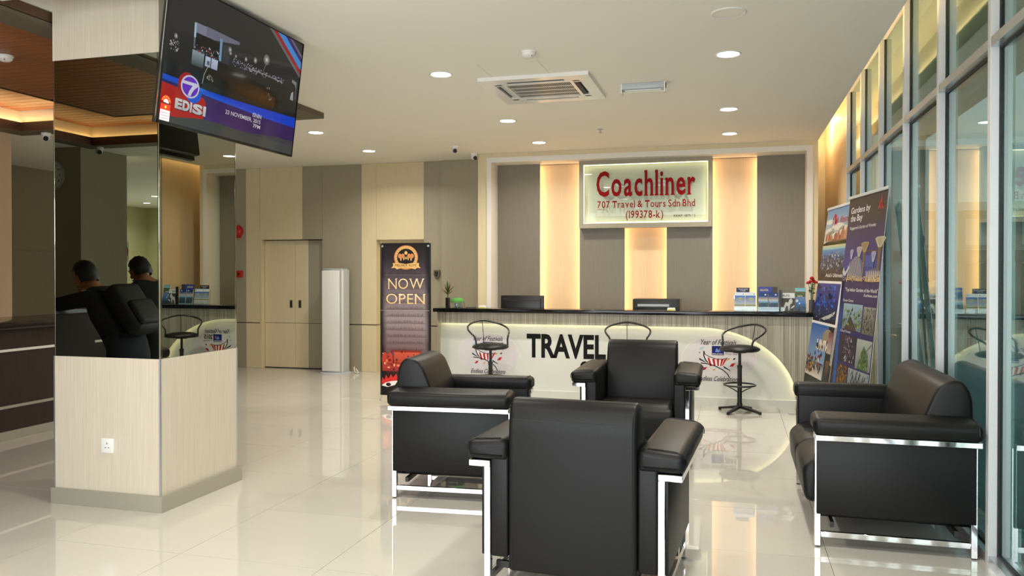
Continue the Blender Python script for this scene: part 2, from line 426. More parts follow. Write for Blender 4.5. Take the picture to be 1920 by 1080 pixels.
for (x0, x1) in ((-5.03, -4.287),): 
    B('panel', (x0, x1, 10.865, 10.88, GZ + .006, 1.935), m_beige, wb); B('panel', (x0, x1, 10.865, 10.88, 0, GZ - .006), m_beige, wb)
struct(B('wall_left', (-10.42, -10.3, 3.0, 11.0, 0, H), m_gray))
wl = bpy.data.objects['wall_left']
B('panel', (-10.3, -10.29, 3.0, 10.75, 1.80, 2.98), m_gray, wl); B('panel', (-10.3, -10.29, 3.0, 10.75, 0.02, 1.785), m_gray, wl)
struct(B('wall_counter', (-7.95, -7.74, 5.0, 7.10, 0, H), m_brownwall))
struct(B('wall_far_left', (-14.1, -14, -8.5, 3.1, 0, H), m_greenwall))
struct(B('wall_far_left_return', (-14.0, -10.3, 3.0, 3.1, 0, H), m_greenwall))
# unseen front wall with window openings, set close behind the camera for light falloff
bm = bmesh.new()
box(bm, -5.0, -4.0, -1.7, -1.6, 0, H); box(bm, -4.0, 1.2, -1.7, -1.6, 2.9, H); box(bm, 1.2, 1.4, -1.7, -1.6, 0, H + .4); box(bm, -5.1, -5.0, -8.5, -1.6, 0, H)
struct(fin('wall_front', bm, m_offwhite))
bm = bmesh.new()
for x in (-4.0, -2.7, -1.4, -0.1, 1.15): box(bm, x, x + .05, -1.68, -1.60, 0, 2.9)
box(bm, -4, 1.2, -1.68, -1.60, 2.1, 2.15)
struct(fin('window_1', bm, m_aluw))
bm = bmesh.new()
box(bm, -14, -12.0, -8.6, -8.5, 0, H); box(bm, -7, -5.0, -8.6, -8.5, 0, H); box(bm, -12, -7, -8.6, -8.5, 2.9, H); box(bm, -12, -7, -8.6, -8.5, 0, .5)
struct(fin('wall_front_hall', bm, m_greenwall))

# niche block ---------------------------------------------------------------
bm = bmesh.new()
NY = 10.25
box(bm, -3.31, -3.184, NY, 10.9, 0, H); box(bm, 0.92, 0.98, NY, 10.9, 0, H); box(bm, -3.184, 0.92, NY, 10.9, 2.99, H)
struct(fin('wall_niche', bm, m_beige))
wn = bpy.data.objects['wall_niche']
bm = bmesh.new()
box(bm, -3.184, -3.122, NY - .012, 10.62, 0, 2.99); box(bm, 0.853, 0.92, NY - .012, 10.62, 0, 2.99); box(bm, -3.122, 0.853, NY - .012, 10.62, 2.925, 2.99)
struct(fin('trim_1', bm, m_white))
B('backing', (-3.122, 0.853, 10.68, 10.80, 0, 2.925), m_glowpanel, wn)
for x0, x1 in ((-3.122, -2.529), (-1.979, -1.381), (-0.835, -0.257), (0.285, 0.853)):
    B('panel', (x0, x1, 10.55, 10.575, 0, 2.925), m_niche, wn)
for k, (x, s) in enumerate(((-2.529, -1), (-1.979, 1), (-1.381, -1), (-0.835, 1), (-0.257, -1), (0.285, 1))):
    B('led_strip', (x + s * .022, x + s * .034, 10.59, 10.665, 0.75, 2.91 if k in (0, 5) or 1 else 2.0), m_warm2, wn)
# glowing slot between niche and windows
struct(B('wall_right', (1.222, 1.42, 9.73, 11.95, 0, H + .42), m_glowpanel))
struct(B('wall_slot_back', (0.9, 1.222, 11.85, 11.95, 0, H + .42), m_beige))
struct(B('wall_slot_side', (0.90, 0.98, 10.901, 11.85, 0, H), m_beige))
# cove light along the window wall
cv = thing('cove_light', 'warm strip light hidden in the slot between ceiling and window wall', 'light', (0, 0, 0))
B('led_strip', (0.945, 0.960, -4.5, 11.8, H + .135, H + .15), m_warm3, cv)
B('led_channel', (0.935, 0.962, -4.5, 11.8, H + .1205, H + .134), m_white, cv)

# window wall ----------------------------------------------------------------
ww = bpy.data.objects.new('window_2', None); C.objects.link(ww); ww['kind'] = 'structure'
my = [9.69 - 1.042 * k for k in range(14)]
bmm = bmesh.new(); box(bmm, 0, .04, -.048, 0, 0, H + .42, bev=.002, seg=1); bmesh.ops.recalc_face_normals(bmm, faces=bmm.faces)
mm_me = bpy.data.meshes.new('mullion'); bmm.to_mesh(mm_me); bmm.free(); mm_me.materials.append(m_aluw)
bmm = bmesh.new(); box(bmm, .04, .048, -.06, .012, 0.05, H + .42); bmesh.ops.recalc_face_normals(bmm, faces=bmm.faces)
gk_me = bpy.data.meshes.new('gasket'); bmm.to_mesh(gk_me); bmm.free(); gk_me.materials.append(m_gasket)
bmm = bmesh.new(); box(bmm, .062, .11, -.048, 0, 0, H + .42); bmesh.ops.recalc_face_normals(bmm, faces=bmm.faces)
om_me = bpy.data.meshes.new('outer_cap'); bmm.to_mesh(om_me); bmm.free(); om_me.materials.append(m_aluw)
for y in my:
    o = bpy.data.objects.new('mullion', mm_me); C.objects.link(o); o.parent = ww; o.location = (XG, y, 0)
    for nm, me in (('gasket', gk_me), ('outer_cap', om_me)):
        g_ = bpy.data.objects.new(nm, me); C.objects.link(g_); g_.parent = o
for a, b in zip(my[1:], my[:-1]):
    B('transom', (XG + .001, XG + .04, a, b - .05, 2.563, 2.611), m_alu, ww)
    B('gasket', (XG + .04, XG + .048, a, b - .05, 2.550, 2.624), m_gasket, ww)
    B('sill', (XG + .001, XG + .04, a, b - .05, 0.0, 0.05), m_alu, ww)
    B('gasket', (XG + .04, XG + .048, a, b - .05, 0.03, 0.062), m_gasket, ww)
    B('glass_pane', (XG + .049, XG + .057, a - .02, b - .03, 0.04, 2.585), m_glass, ww)
    B('glass_pane', (XG + .049, XG + .057, a - .02, b - .03, 2.59, H + .42), m_glass, ww)
B('end_post', (XG + .008, XG + .13, 9.692, 9.728, 0, H + .42), m_extd, ww)

# timber tray ceiling ---------------------------------------------------------
tr = thing('timber_ceiling_tray', 'recessed timber slat ceiling tray with warm cove light over left counter', 'ceiling feature', (0, 0, 0))
def ring(name, x0, x1, y0, y1, t, z0, z1, m, parent):
    bm = bmesh.new()
    box(bm, x0, x0 + t, y0, y1, z0, z1); box(bm, x1 - t, x1, y0, y1, z0, z1)
    box(bm, x0 + t, x1 - t, y0, y0 + t, z0, z1); box(bm, x0 + t, x1 - t, y1 - t, y1, z0, z1)
    return fin(name, bm, m, parent)
def fascia_ring(name, z0, z1, m, e):
    bm = bmesh.new(); t = .22
    box(bm, RX0 - e, RX0 + t, RY0 - e, RY1 + e, z0, z1); box(bm, RX0 + t, RX1 + e, RY0 - e, RY0 + t, z0, z1)
    box(bm, RX1 - t, RX1 + e, RY0 + t, RY1 - t, z0 + .03, z1); box(bm, RX0 + t, RX1 + e, RY1 - t, RY1 + e, z0, z1)
    return fin(name, bm, m, tr)
fascia_ring('fascia', 3.0, 3.095, m_fascia, 0)
fascia_ring('soffit_trim', 2.994, 3.0, m_fasciag, .003)
B('soffit_return', (RX1 + .004, -3.95, 4.885, 7.223, 2.994, H), m_fasciag, tr)
ring('cove_wall', RX0 - .02, RX1 + .02, RY0 - .02, RY1 + .02, .02, 3.095, 3.32, m_white, tr)
ring('led_strip', RX0 + .03, RX1 - .03, RY0 + .03, RY1 - .03, .012, 3.10, 3.112, m_warm, tr)
B('tray_back', (RX0, RX1, RY0, RY1, 3.30, 3.33), m_darkgap, tr)
def planks(x0, x1, y0, y1, z, w=.098, h=.014, skip=None):
    bm = bmesh.new(); box(bm, 0, x1 - x0, .004, w - .004, 0, h); bmesh.ops.recalc_face_normals(bm, faces=bm.faces)
    me = bpy.data.meshes.new('plank'); bm.to_mesh(me); bm.free(); me.materials.append(m_wood)
    y = y0
    while y + w <= y1 + .001:
        o = bpy.data.objects.new('plank', me); C.objects.link(o); o.parent = tr; o.location = (x0, y, z); y += w
PX0, PX1, PY0, PY1 = -6.16, -4.46, 1.30, 6.12
planks(RX0 + .02, RX1 - .02, RY0 + .02, RY1 - .02, 3.262, .118)
planks(PX0 + .03, PX1 - .03, PY0 + .03, PY1 - .03, 3.062, .098)
ring('panel_edge', PX0, PX1, PY0, PY1, .03, 3.058, 3.12, m_woodedge, tr)
B('panel_backing', (PX0 + .03, PX1 - .03, PY0 + .03, PY1 - .03, 3.078, 3.12), m_woodedge, tr)
for x in (-5.9, -4.6):
    for y in (1.8, 5.6): B('hanger', (x, x + .04, y, y + .04, 3.12, 3.30), m_woodedge, tr)

# ================================================================== PILLAR
pl = thing('pillar', 'square pillar with striped cream panels and a tinted mirror band', 'pillar', (-3.735, 4.48, 0))
hx, hy = .395, .39
B('core', (-hx + .03, hx - .03, -hy + .03, hy - .03, 0, 3.32), m_darkgap, pl)
B('lower_panel', (-hx, hx, -hy, hy, .09, .928), m_pillar, pl)
B('upper_panel', (-hx, hx, -hy, hy, 2.783, 3.325), m_pillar, pl)
B('skirting', (-hx - .014, hx + .022, -hy - .016, hy + .022, 0, .10), m_skirt, pl)
for (a, b, c, d) in ((-hx + .013, hx - .013, -hy, -hy + .02), (-hx + .013, hx - .013, hy - .02, hy), (-hx, -hx + .02, -hy + .021, hy - .021), (hx - .02, hx, -hy + .021, hy - .021)):
    B('mirror_panel', (a, b, c, d, .929, 2.782), m_mirror, pl)
for sx in (-1, 1):
    for sy in (-1, 1):
        B('mirror_bevel', (sx * (hx - .013), sx * (hx - .0005), sy * (hy - .021), sy * (hy - .0005), .929, 2.782), m_mirror_edge, pl, bev=.004, seg=1)
        B('corner_trim', (sx * (hx - .008), sx * (hx + .002), sy * (hy - .008), sy * (hy + .002), .10, .929), m_alu, pl)
so = thing('power_socket', 'white three pin power socket low on the striped pillar', 'socket', (-3.735, 4.09, 0.385))
B('face_plate', (-.045, .045, -.010, 0, -.045, .045), m_wgloss, so, bev=.003)
for (x, z, w, h) in ((0, .014, .004, .010), (-.012, -.012, .009, .004), (.012, -.012, .009, .004)):
    B('pin_hole', (x - w / 2, x + w / 2, -.0112, -.0095, z - h / 2, z + h / 2), m_black, so)
so.location.x = -3.72

# ================================================================== SIGN
sg = thing('lightbox_sign', 'large grey framed illuminated sign with red lettering above the counter', 'sign', (0, 10.42, 0))
sx0, sx1, sz0, sz1 = -1.965, -.262, 2.04, 2.928
bm = bmesh.new(); t = .052
for d in ((sx0, sx1, 0, .13, sz1 - t, sz1), (sx0, sx1, 0, .13, sz0, sz0 + t + .01), (sx0, sx0 + t, 0, .13, sz0 + t + .01, sz1 - t), (sx1 - t, sx1, 0, .13, sz0 + t + .01, sz1 - t)): box(bm, *d)
fin('frame', bm, m_gray, sg)
B('back_panel', (sx0 + t + .001, sx1 - t - .001, .10, .129, sz0 + t + .011, sz1 - t - .001), mat('cream_sign_board', lin(240, 236, 205), .5), sg)
ring2 = bmesh.new()
for d in ((sx0 + t, sx1 - t, .055, .068, sz1 - t - .006, sz1 - t), (sx0 + t, sx1 - t, .055, .068, sz0 + t + .01, sz0 + t + .016), (sx0 + t, sx0 + t + .006, .055, .068, sz0 + t, sz1 - t), (sx1 - t - .006, sx1 - t, .055, .068, sz0 + t, sz1 - t)): box(ring2, *d)
fin('led_strip', ring2, m_signled, sg)
B('acrylic_cover', (sx0 + t, sx1 - t, .028, .034, sz0 + t + .01, sz1 - t), m_clear, sg)
p = Print(lambda u, v, h: (u, .027 - h, v))
R1 = lin(150, 8, 12)
p.text('Coachliner', -1.738, -.468, 2.462, 2.785, R1, bold=.020, serif=True)
p.text('707 Travel & Tours Sdn Bhd', -1.725, -.468, 2.305, 2.395, R1, bold=.010, serif=True)
p.rect(-1.725, 2.288, -1.60, 2.291, R1); p.rect(-1.725, 2.278, -1.60, 2.281, R1)
p.text('(199378-k)', -1.352, -.872, 2.165, 2.262, R1, bold=.012, serif=True)
p.text('KKKP 1879 / 5', -.738, -.468, 2.170, 2.200, (0.01, 0.01, 0.01), bold=.006)
p.build('lettering', m_decal, sg)

# ================================================================== TRAVEL COUNTER
ct = thing('travel_counter', 'long reception counter with glowing white curved front and TRAVEL lettering', 'counter', (0, 9.0, 0))
cx0, cx1 = -3.42, .80
def curve_pts(a, b, k=22, cx=-.36, z0=.09, x0=-3.405):
    return [(cx + a * math.sin(i / k * PI / 2), z0 + b * math.cos(i / k * PI / 2)) for i in range(k + 1)]
arc = curve_pts(1.01, .765)
wood = [(cx0, .0), (cx0, .985), (cx1, .985), (cx1, 0), (arc[-1][0], 0), ] + arc[::-1] + [(-3.405, .855), (-3.405, 0)]
bm = bmesh.new(); prism(bm, wood, 'y', 0, .018); fin('wood_front', bm, m_desk, ct)
B('white_front', (-3.405, .75, .078, .095, .0, .94), m_deskw, ct)
B('white_plinth', (-3.405, .648, -.008, .078, .0, .088), m_deskw, ct)
led = [(-3.40, .0, .845)] 
path = [(-3.38, .032, .872)] + [(-.36 + (x + .36) * 1.017, .032, .09 + (z - .09) * 1.022) for x, z in arc[:-1]]
TB('led_strip', path, .004, m_deskled, ct, seg=6)
B('body', (cx0 + .002, cx1 - .002, .10, .62, 0, .90), m_desk, ct)
B('work_shelf', (cx0, cx1, .32, .98, .72, .75), m_desk, ct)
B('end_panel', (cx0, cx0 + .03, .08, .98, 0, .75), m_desk, ct)
B('end_panel', (cx0, -3.404, .018, .08, 0, .985), m_desk, ct); B('end_panel', (cx1 - .04, cx1, .018, .1, 0, .985), m_desk, ct)
p = Print(lambda u, v, h: (u, .0775 - h, v))
K = (0.008, 0.008, 0.008)
p.text('TRAVEL', -2.333, -1.40, .475, .742, K, bold=.034)
p.text('& TOURS', -1.72, -.62, .205, .445, K, bold=.034)
def oval(cx, cz, rx, rz, s):
    lil = lin(226, 221, 224)
    p.n = 1; p.ell(cx, cz, rx, rz, lin(244, 240, 232), 40); p.up(); p.ell(cx, cz, rx * .985, rz * .98, lil, 40)
    def q(x, y): return (cx + x * s, cz + y * s)
    p.up(); w = lin(246, 244, 244); D = lin(36, 38, 50); RR = lin(196, 40, 44)
    # drum body
    body = [q(-.155, .045), q(-.10, .012), q(-.03, -.008), q(.05, -.012), q(.10, .012), q(.045, -.072), q(.0, -.095), q(-.05, -.09), q(-.10, -.06), q(-.14, .0)]
    p.poly(body, w); p.up()
    for (a, b, c_, d_) in ((-.125, -.10, -.098, -.075), (-.072, -.045, -.052, -.032), (-.02, .006, -.012, .004), (.03, .058, .018, .03)):
        p.poly([q(a, .018 if a < -.1 else .004 - abs(a) * .1), q(b, .006), q(d_, -.082), q(c_, -.085)], RR)
    p.poly([q(.062, -.008), q(.10, .012), q(.05, -.07), q(.036, -.078)], RR)
    p.line([q(-.165, .09), q(-.15, .05), q(-.10, .022), q(-.03, .0), q(.04, -.004), q(.10, .014)], .007 * s, D)
    p.line([q(-.165, .09), q(-.165, .03), q(-.145, -.015), q(-.12, -.045)], .012 * s, D)
    p.line([q(-.20, -.052), q(-.12, -.058), q(-.03, -.085), q(.05, -.125), q(.10, -.17), q(.125, -.215)], .011 * s, D)
    for (x, y, a) in ((-.185, -.018, -.35), (.09, -.105, -.3)):
        p.poly([q(x - .035, y + .028), q(x - .03, y + .004), q(x + .04, y - .028), q(x + .04, y - .020)], D)
    for (x, y, c_, r) in ((-.155, -.115, RR, .028), (.155, -.065, RR, .034), (-.05, -.125, lin(222, 178, 80), .018), (.11, .0, lin(222, 178, 80), .022), (.175, .005, D, .018), (-.19, .12, lin(178, 206, 216), .028), (-.215, .07, D, .010)):
        p.poly([q(x - r, y - r * .6), q(x + r * .2, y - r * .5), q(x + r, y + r * .7), q(x - r * .2, y + r * .5)], c_)
    bl = lin(34, 38, 110); a = q(-.075, .045); b = q(.06, .15); p.rect(a[0], a[1], b[0], b[1], bl)
    a = q(-.068, .052); b = q(.052, .066); p.text('MALAYSIA', a[0], b[0], a[1], b[1], (0.9, 0.9, 0.9), .02)
    p.poly([q(-.04, .08), q(-.02, .13), q(0, .1), q(.02, .135), q(.03, .09), q(.0, .078)], lin(120, 150, 220)); p.poly([q(.005, .09), q(.035, .125), q(.04, .095)], lin(200, 60, 90))
    a = q(.075, .052); b = q(.215, .072); p.text('Truly Asia', a[0], b[0], a[1], b[1], lin(110, 100, 100), 0, .3)
    a = q(.07, .085); b = q(.205, .145); p.text('2015', a[0], b[0], a[1], b[1], D, .03)
    a = q(-.20, .165); b = q(.20, .225); p.text('Year of Festivals', a[0], b[0], a[1], b[1], D, .006, .45)
    a = q(-.235, -.255); b = q(.235, -.2); p.text('Endless Celebrations', a[0], b[0], a[1], b[1], D, .006, .45)
oval(-2.805, .495, .385, .25, .92)
oval(-.155, .505, .40, .262, .95)
p.build('printed_graphics', m_decal, ct)
wt = B('countertop', (-3.46, .84, 8.955, 9.30, .986, 1.032), m_granite, None, bev=.004)
tag(wt, 'long black granite top of the travel counter', 'countertop')

# ================================================================== ARMCHAIRS AND SOFA
def seating(name, label, cat, W_, nseat, group=None):
    t = thing(name, label, cat, (0, 0, 0), 0, group); xs = W_ / 2; D2 = .372; pr = .015
    for s in (-1, 1):
        for y in (-D2, D2):
            B('leg', (s * xs - pr, s * xs + pr, y - pr, y + pr, 0.006, .578), m_chrome, t, bev=.002, seg=1)
            f = CY('foot_pad', (s * xs, y, 0), (s * xs, y, .007), .011, m_black, t, seg=10)
        B('side_rail', (s * xs - .010, s * xs + .010, -D2 + pr, D2 - pr, .052, .082), m_chrome, t, bev=.002, seg=1)
        B('arm_plate', (s * (xs - pr), s * (xs + .088), -D2 - .02, D2 + .018, .577, .607), m_chrome, t, bev=.003, seg=1)
        B('side_panel', (s * (xs + pr), s * (xs + pr + .014), -D2 - .006, D2 + .006, .178, .576), m_leather, t, bev=.004)
        B('arm_body', (s * (xs - pr), s * (xs - .100), -D2 - .012, D2 + .014, .175, .64), m_leather, t, bev=.012, seg=3)
        arm = rounded([(s * (xs - .100), .607), (s * (xs + .094), .607), (s * (xs + .106), .695), (s * (xs - .104), .712)], [.02, .022, .045, .045])
        pillow('arm_pad', arm, 'y', -D2 - .030, D2 + .026, .034, m_leather, t)
        TB('seam', smoothpath([(s * (xs + .103), -D2 - .001, .640), (s * (xs + .100), -D2 - .001, .672), (s * (xs + .062), -D2 - .001, .699), (s * xs, -D2 - .001, .705), (s * (xs - .06), -D2 - .001, .709)], 3), .0025, m_seam, t, seg=5)
        TB('seam', smoothpath([(s * (xs + .103), D2 - .001, .640), (s * (xs + .100), D2 - .001, .672), (s * (xs + .062), D2 - .001, .699), (s * xs, D2 - .001, .705), (s * (xs - .06), D2 - .001, .709)], 3), .0025, m_seam, t, seg=5)
    B('cross_rail', (-xs + pr, xs - pr, D2 - .085, D2 - .065, .10, .13), m_black, t)
    B('cross_rail', (-xs + pr, xs - pr, -D2 + .065, -D2 + .085, .10, .13), m_black, t)
    xi = xs - .100; w = 2 * xi / nseat
    B('base_frame', (-xi, xi, -D2 + .02, D2 - .03, .13, .24), m_leather, t, bev=.01)
    for k in range(nseat):
        a, b = -xi + k * w + .002, -xi + (k + 1) * w - .002
        prof = rounded([(-D2 - .055, .20), (-D2 - .07, .40), (-D2 + .02, .455), (.16, .43), (.16, .20)], [.05, .06, .08, .02, .01])
        pillow('seat_cushion', prof, 'x', a, b, .028, m_leather, t)
    nb = 1; wb_ = 2 * xi
    for k in range(nb):
        a, b = -xi + .002, xi - .002
        back = rounded([(.395, .125), (.395, .80), (.350, .900), (.235, .872), (.145, .66), (.115, .42), (.13, .125)], [.01, .09, .055, .07, .12, .1, .01])
        pillow('backrest', back, 'x', a, b, .020, m_leather, t)
        for x in (a + .018, b - .018):
            TB('seam', smoothpath([(x, .395, .14), (x, .395, .5), (x, .394, .77), (x, .378, .835), (x, .34, .868), (x, .28, .868)], 3), .0022, m_seam, t, seg=5)
        TB('seam', [(a + .018, .390, .80), (b - .018, .390, .80)], .0018, m_seam, t, seg=5)
    return t
ch = seating('armchair', 'black leather armchair with chrome frame, nearest, seen from behind', 'armchair', .78, 1, 'black leather armchairs')
ch.location = (-.655, 3.80, 0); ch.rotation_euler.z = PI + math.radians(-3.4)
c2 = dup(ch, (-1.765, 5.19, 0), math.radians(90 + 4.5), 'black leather armchair facing right beside the now open banner, side towards the viewer')
c3 = dup(ch, (-.725, 6.46, 0), math.radians(1.0), 'black leather armchair facing the viewer in front of the TRAVEL lettering')
sf = seating('sofa', 'black leather two-seat sofa with chrome frame along the window wall', 'sofa', 1.30, 2)
sf.location = (.805, 5.17, 0); sf.rotation_euler.z = -PI / 2

# ================================================================== BAR STOOLS
def make_stool(seat_z, label):
    t = thing('bar_stool', label, 'stool', (0, 0, 0), 0, 'black bar stools at the travel counter')
    for a in (10, 100, 190, 280):
        bm = bmesh.new(); r = .245
        poly = [(0, -.022), (r - .02, -.016), (r, -.008), (r, .008), (r - .02, .016), (0, .022)]
        v0 = [bm.verts.new((x, y, (.075 if x < .01 else .028))) for x, y in poly]; v1 = [bm.verts.new((x, y, (.045 if x < .01 else .010))) for x, y in poly]
        bm.faces.new(v0); bm.faces.new(v1[::-1])
        for i in range(6): bm.faces.new((v0[i], v0[(i + 1) % 6], v1[(i + 1) % 6], v1[i]))
        bmesh.ops.rotate(bm, verts=bm.verts, cent=(0, 0, 0), matrix=Matrix.Rotation(math.radians(a), 3, 'Z'))
        f = fin('base_leg', bm, m_blackmetal, t)
        CY('foot_pad', (.23 * math.cos(math.radians(a)), .23 * math.sin(math.radians(a)), 0), (.23 * math.cos(math.radians(a)), .23 * math.sin(math.radians(a)), .014), .015, m_black, f, seg=10)
    LA('column', [(.030, .04), (.030, .09), (.024, .10), (.024, seat_z - .20), (.027, seat_z - .195), (.027, seat_z - .165), (0, seat_z - .165)], m_blackmetal, t, seg=18)
    CY('gas_lift', (0, 0, seat_z - .17), (0, 0, seat_z - .03), .015, m_blackmetal, t)
    CY('seat_plate', (0, 0, seat_z - .035), (0, 0, seat_z - .02), .07, m_blackmetal, t)
    LA('seat', [(0, -.022), (.12, -.024), (.185, -.018), (.203, -.006), (.207, .004), (.200, .014), (.175, .028), (.12, .041), (.06, .047), (0, .048)], m_leather, t, (0, 0, seat_z), 36)
    zr = .285
    TB('foot_ring', [(.16 * math.cos(i * PI / 16), .16 * math.sin(i * PI / 16), zr) for i in range(32)], .009, m_blackmetal, t, closed=True)
    for a in (40, 160, 280):
        c_, s_ = math.cos(math.radians(a)), math.sin(math.radians(a))
        TB('ring_strut', [(.155 * c_, .155 * s_, zr - .002), (.07 * c_, .07 * s_, zr - .045), (.02 * c_, .02 * s_, zr - .075)], .006, m_blackmetal, t, seg=6)
    dz = .905 - seat_z
    half = [(104, .190, -.015), (103, .196, .03), (101, .196, .075), (97, .208, .105), (88, .232, .135), (74, .252, .165), (55, .258, .195), (30, .252, .222), (0, .246, dz)]
    half = [(a, r, z * dz / .24 if z > .1 and z != dz else z) for a, r, z in half]
    pts = [(r * math.cos(math.radians(a)), r * math.sin(math.radians(a)), seat_z + z) for a, r, z in half]
    pts += [(x, -y, z) for x, y, z in pts[-2::-1]]
    TB('back_hoop', smoothpath(pts, 4), .0105, m_blackmetal, t)
    TB('back_rod', [(.19, 0, seat_z - .005), (.215, 0, seat_z + dz * .5), (.245, 0, .90)], .004, m_blackmetal, t, seg=6)
    return t
st = make_stool(.655, 'black bar stool with footring at the right end of the counter')
st.location = (.066, 8.66, 0); st.rotation_euler.z = math.radians(50)
st2 = make_stool(.62, 'black bar stool in front of the left oval sticker'); st2.location = (-2.63, 8.60, 0); st2.rotation_euler.z = math.radians(130)
st3 = make_stool(.655, 'black bar stool half hidden behind the armchair facing the viewer'); st3.location = (-1.09, 8.62, 0); st3.rotation_euler.z = math.radians(100)
# ================================================================== TELEVISION
tv = bpy.data.objects.new('television', None); C.objects.link(tv)
tag(tv, 'large flat television hanging from the ceiling showing a news title', 'television')
tw, th = 1.335, .774
tv.location = (-2.893, 4.249, 2.634)
tv.rotation_euler = (math.radians(7.25), 0, math.radians(89.84))
B('casing', (-tw / 2, tw / 2, 0, .028, -th / 2, th / 2), m_black, tv, bev=.004)
B('rear_housing', (-tw / 2 + .10, tw / 2 - .02, .028, .095, -th / 2 + .02, th / 2 - .12), m_black, tv, bev=.015)
bm = bmesh.new(); e = .006
for d in ((-tw / 2, tw / 2, -.006, .002, th / 2 - e, th / 2), (-tw / 2, tw / 2, -.006, .002, -th / 2, -th / 2 + .012), (-tw / 2, -tw / 2 + e, -.006, .002, -th / 2, th / 2), (tw / 2 - e, tw / 2, -.006, .002, -th / 2, th / 2)): box(bm, *d)
fin('bezel', bm, mat('glossy_black_bezel', (.02, .02, .02), .08, 0.5), tv)
for s in (-1, 1):
    B('edge_strip', (s * (tw / 2 - .001), s * (tw / 2 + .0012), .006, .010, -th / 2 + .01, th / 2 - .01), m_chrome, tv)
TB('hanger_pole', [(0.0, .10, -.1), (0.0, .14, .41)], .025, m_blackmetal, tv, seg=12)
B('mount_plate', (-.16, .16, .092, .11, -.15, .15), m_blackmetal, tv)
B('ceiling_bracket', (-.10, .10, .07, .20, th / 2 - .05, th / 2 + .03), m_black, tv)
x0, x1, z0, z1 = -tw / 2 + .008, tw / 2 - .008, -th / 2 + .014, th / 2 - .008
p = Print(lambda u, v, h: (x0 + u * (x1 - x0), -.001 - h, z0 + v * (z1 - z0)), .0003)
p.rect(0, 0, 1, 1, lin(22, 22, 22), lin(42, 42, 40)); p.up()
p.rect(.02, .32, .25, .66, lin(14, 16, 17), lin(28, 30, 31))
# toll booth canopy
p.poly([(.163, .77), (.30, .772), (.30, .70), (.172, .70)], lin(120, 120, 140)); p.poly([(.24, .775), (.475, .770), (.475, .748), (.30, .70), (.24, .70)], lin(104, 104, 120))
p.poly([(.160, .765), (.175, .765), (.176, .58), (.168, .58)], lin(160, 190, 205)); p.poly([(.335, .735), (.352, .735), (.356, .56), (.343, .56)], lin(110, 150, 180))
p.up(); p.poly([(.175, .70), (.335, .69), (.337, .58), (.178, .60)], lin(8, 9, 10)); p.poly([(.36, .70), (.41, .71), (.415, .56), (.36, .56)], lin(50, 52, 56))
p.rect(.163, .46, .24, .57, lin(52, 66, 66), lin(132, 150, 156)); p.rect(.25, .485, .335, .56, lin(150, 160, 180), lin(178, 190, 214)); p.up(); p.rect(.285, .485, .291, .56, lin(50, 50, 60)); p.rect(.262, .50, .28, .53, lin(90, 90, 110))
rnd = random.Random(3)
for k in range(60):
    x = rnd.uniform(.17, .34); y = rnd.uniform(.56, .62) ; s_ = rnd.uniform(.003, .008); c_ = rnd.choice((lin(180, 190, 196), lin(110, 120, 126), lin(150, 60, 50), lin(60, 66, 70))); p.rect(x, y, x + s_, y + s_ * 1.6, c_)
for k in range(46):
    x = rnd.uniform(.02, .075); y = rnd.uniform(.50, .58); s_ = rnd.uniform(.003, .008); g_ = rnd.randint(60, 190); p.rect(x, y, x + s_, y + s_ * 1.4, lin(g_, g_, g_))
# road and car
p.n = 2; p.poly([(.246, .36), (.255, .43), (.28, .50), (.315, .55), (.36, .57), (.42, .545), (.62, .52), (.80, .50), (.84, .44), (.83, .36)], lin(24, 19, 10))
p.up(); p.poly([(.30, .46), (.50, .50), (.72, .47), (.80, .44), (.80, .355), (.60, .36)], lin(44, 31, 10), [lin(24, 19, 10), lin(36, 27, 12), lin(50, 32, 12), lin(62, 36, 14), lin(62, 36, 14), lin(30, 22, 10)])
p.line([(.246, .35), (.252, .42), (.275, .50), (.31, .545), (.335, .562)], .004, lin(150, 150, 140))
for (x, y) in ((.29, .42), (.272, .405), (.30, .40), (.73, .50), (.74, .45), (.76, .42)):
    for k in range(6): a, b = x + rnd.uniform(-.012, .012), y + rnd.uniform(-.015, .015); p.rect(a, b, a + .006, b + .006, lin(150, 146, 124))
# crowd
for k in range(230):
    x = rnd.uniform(.43, .86); y = .62 + rnd.uniform(-.045, .015) * (1 if x < .7 else .6) - .005; s_ = rnd.uniform(.002, .007)
    g_ = rnd.randint(40, 190); p.rect(x, y, x + s_, y + s_ * 1.6, lin(g_, g_, min(255, g_ + 16)))
p.line([(.56, .60), (.70, .605), (.84, .60)], .006, lin(150, 146, 136))
p.up()
def glow(x, y, r, c0=(200, 196, 184)):
    for k, (f, g_) in enumerate(((1, 44), (.75, 62), (.5, 100), (.3, 180))):
        p.n = 6 + k; p.ell(x, y, r * f * .57, r * f, tuple(a * g_ / 200 for a in lin(*c0)), 16)
for (x, y, r) in ((.694, .729, .045), (.605, .684, .026), (.532, .661, .02), (.409, .68, .024), (.415, .655, .016), (.055, .613, .02), (.455, .65, .014)): glow(x, y, r)
p.n = 10; p.line([(.69, .70), (.675, .62)], .004, lin(110, 104, 84))
p.poly([(.93, .66), (.975, .65), (.975, .60), (.965, .60), (.962, .62), (.93, .635)], lin(120, 120, 120)); p.line([(.975, .64), (.975, .50)], .008, lin(90, 90, 90)); p.poly([(.935, .54), (.955, .56), (.96, .48), (.93, .48)], lin(150, 150, 150))
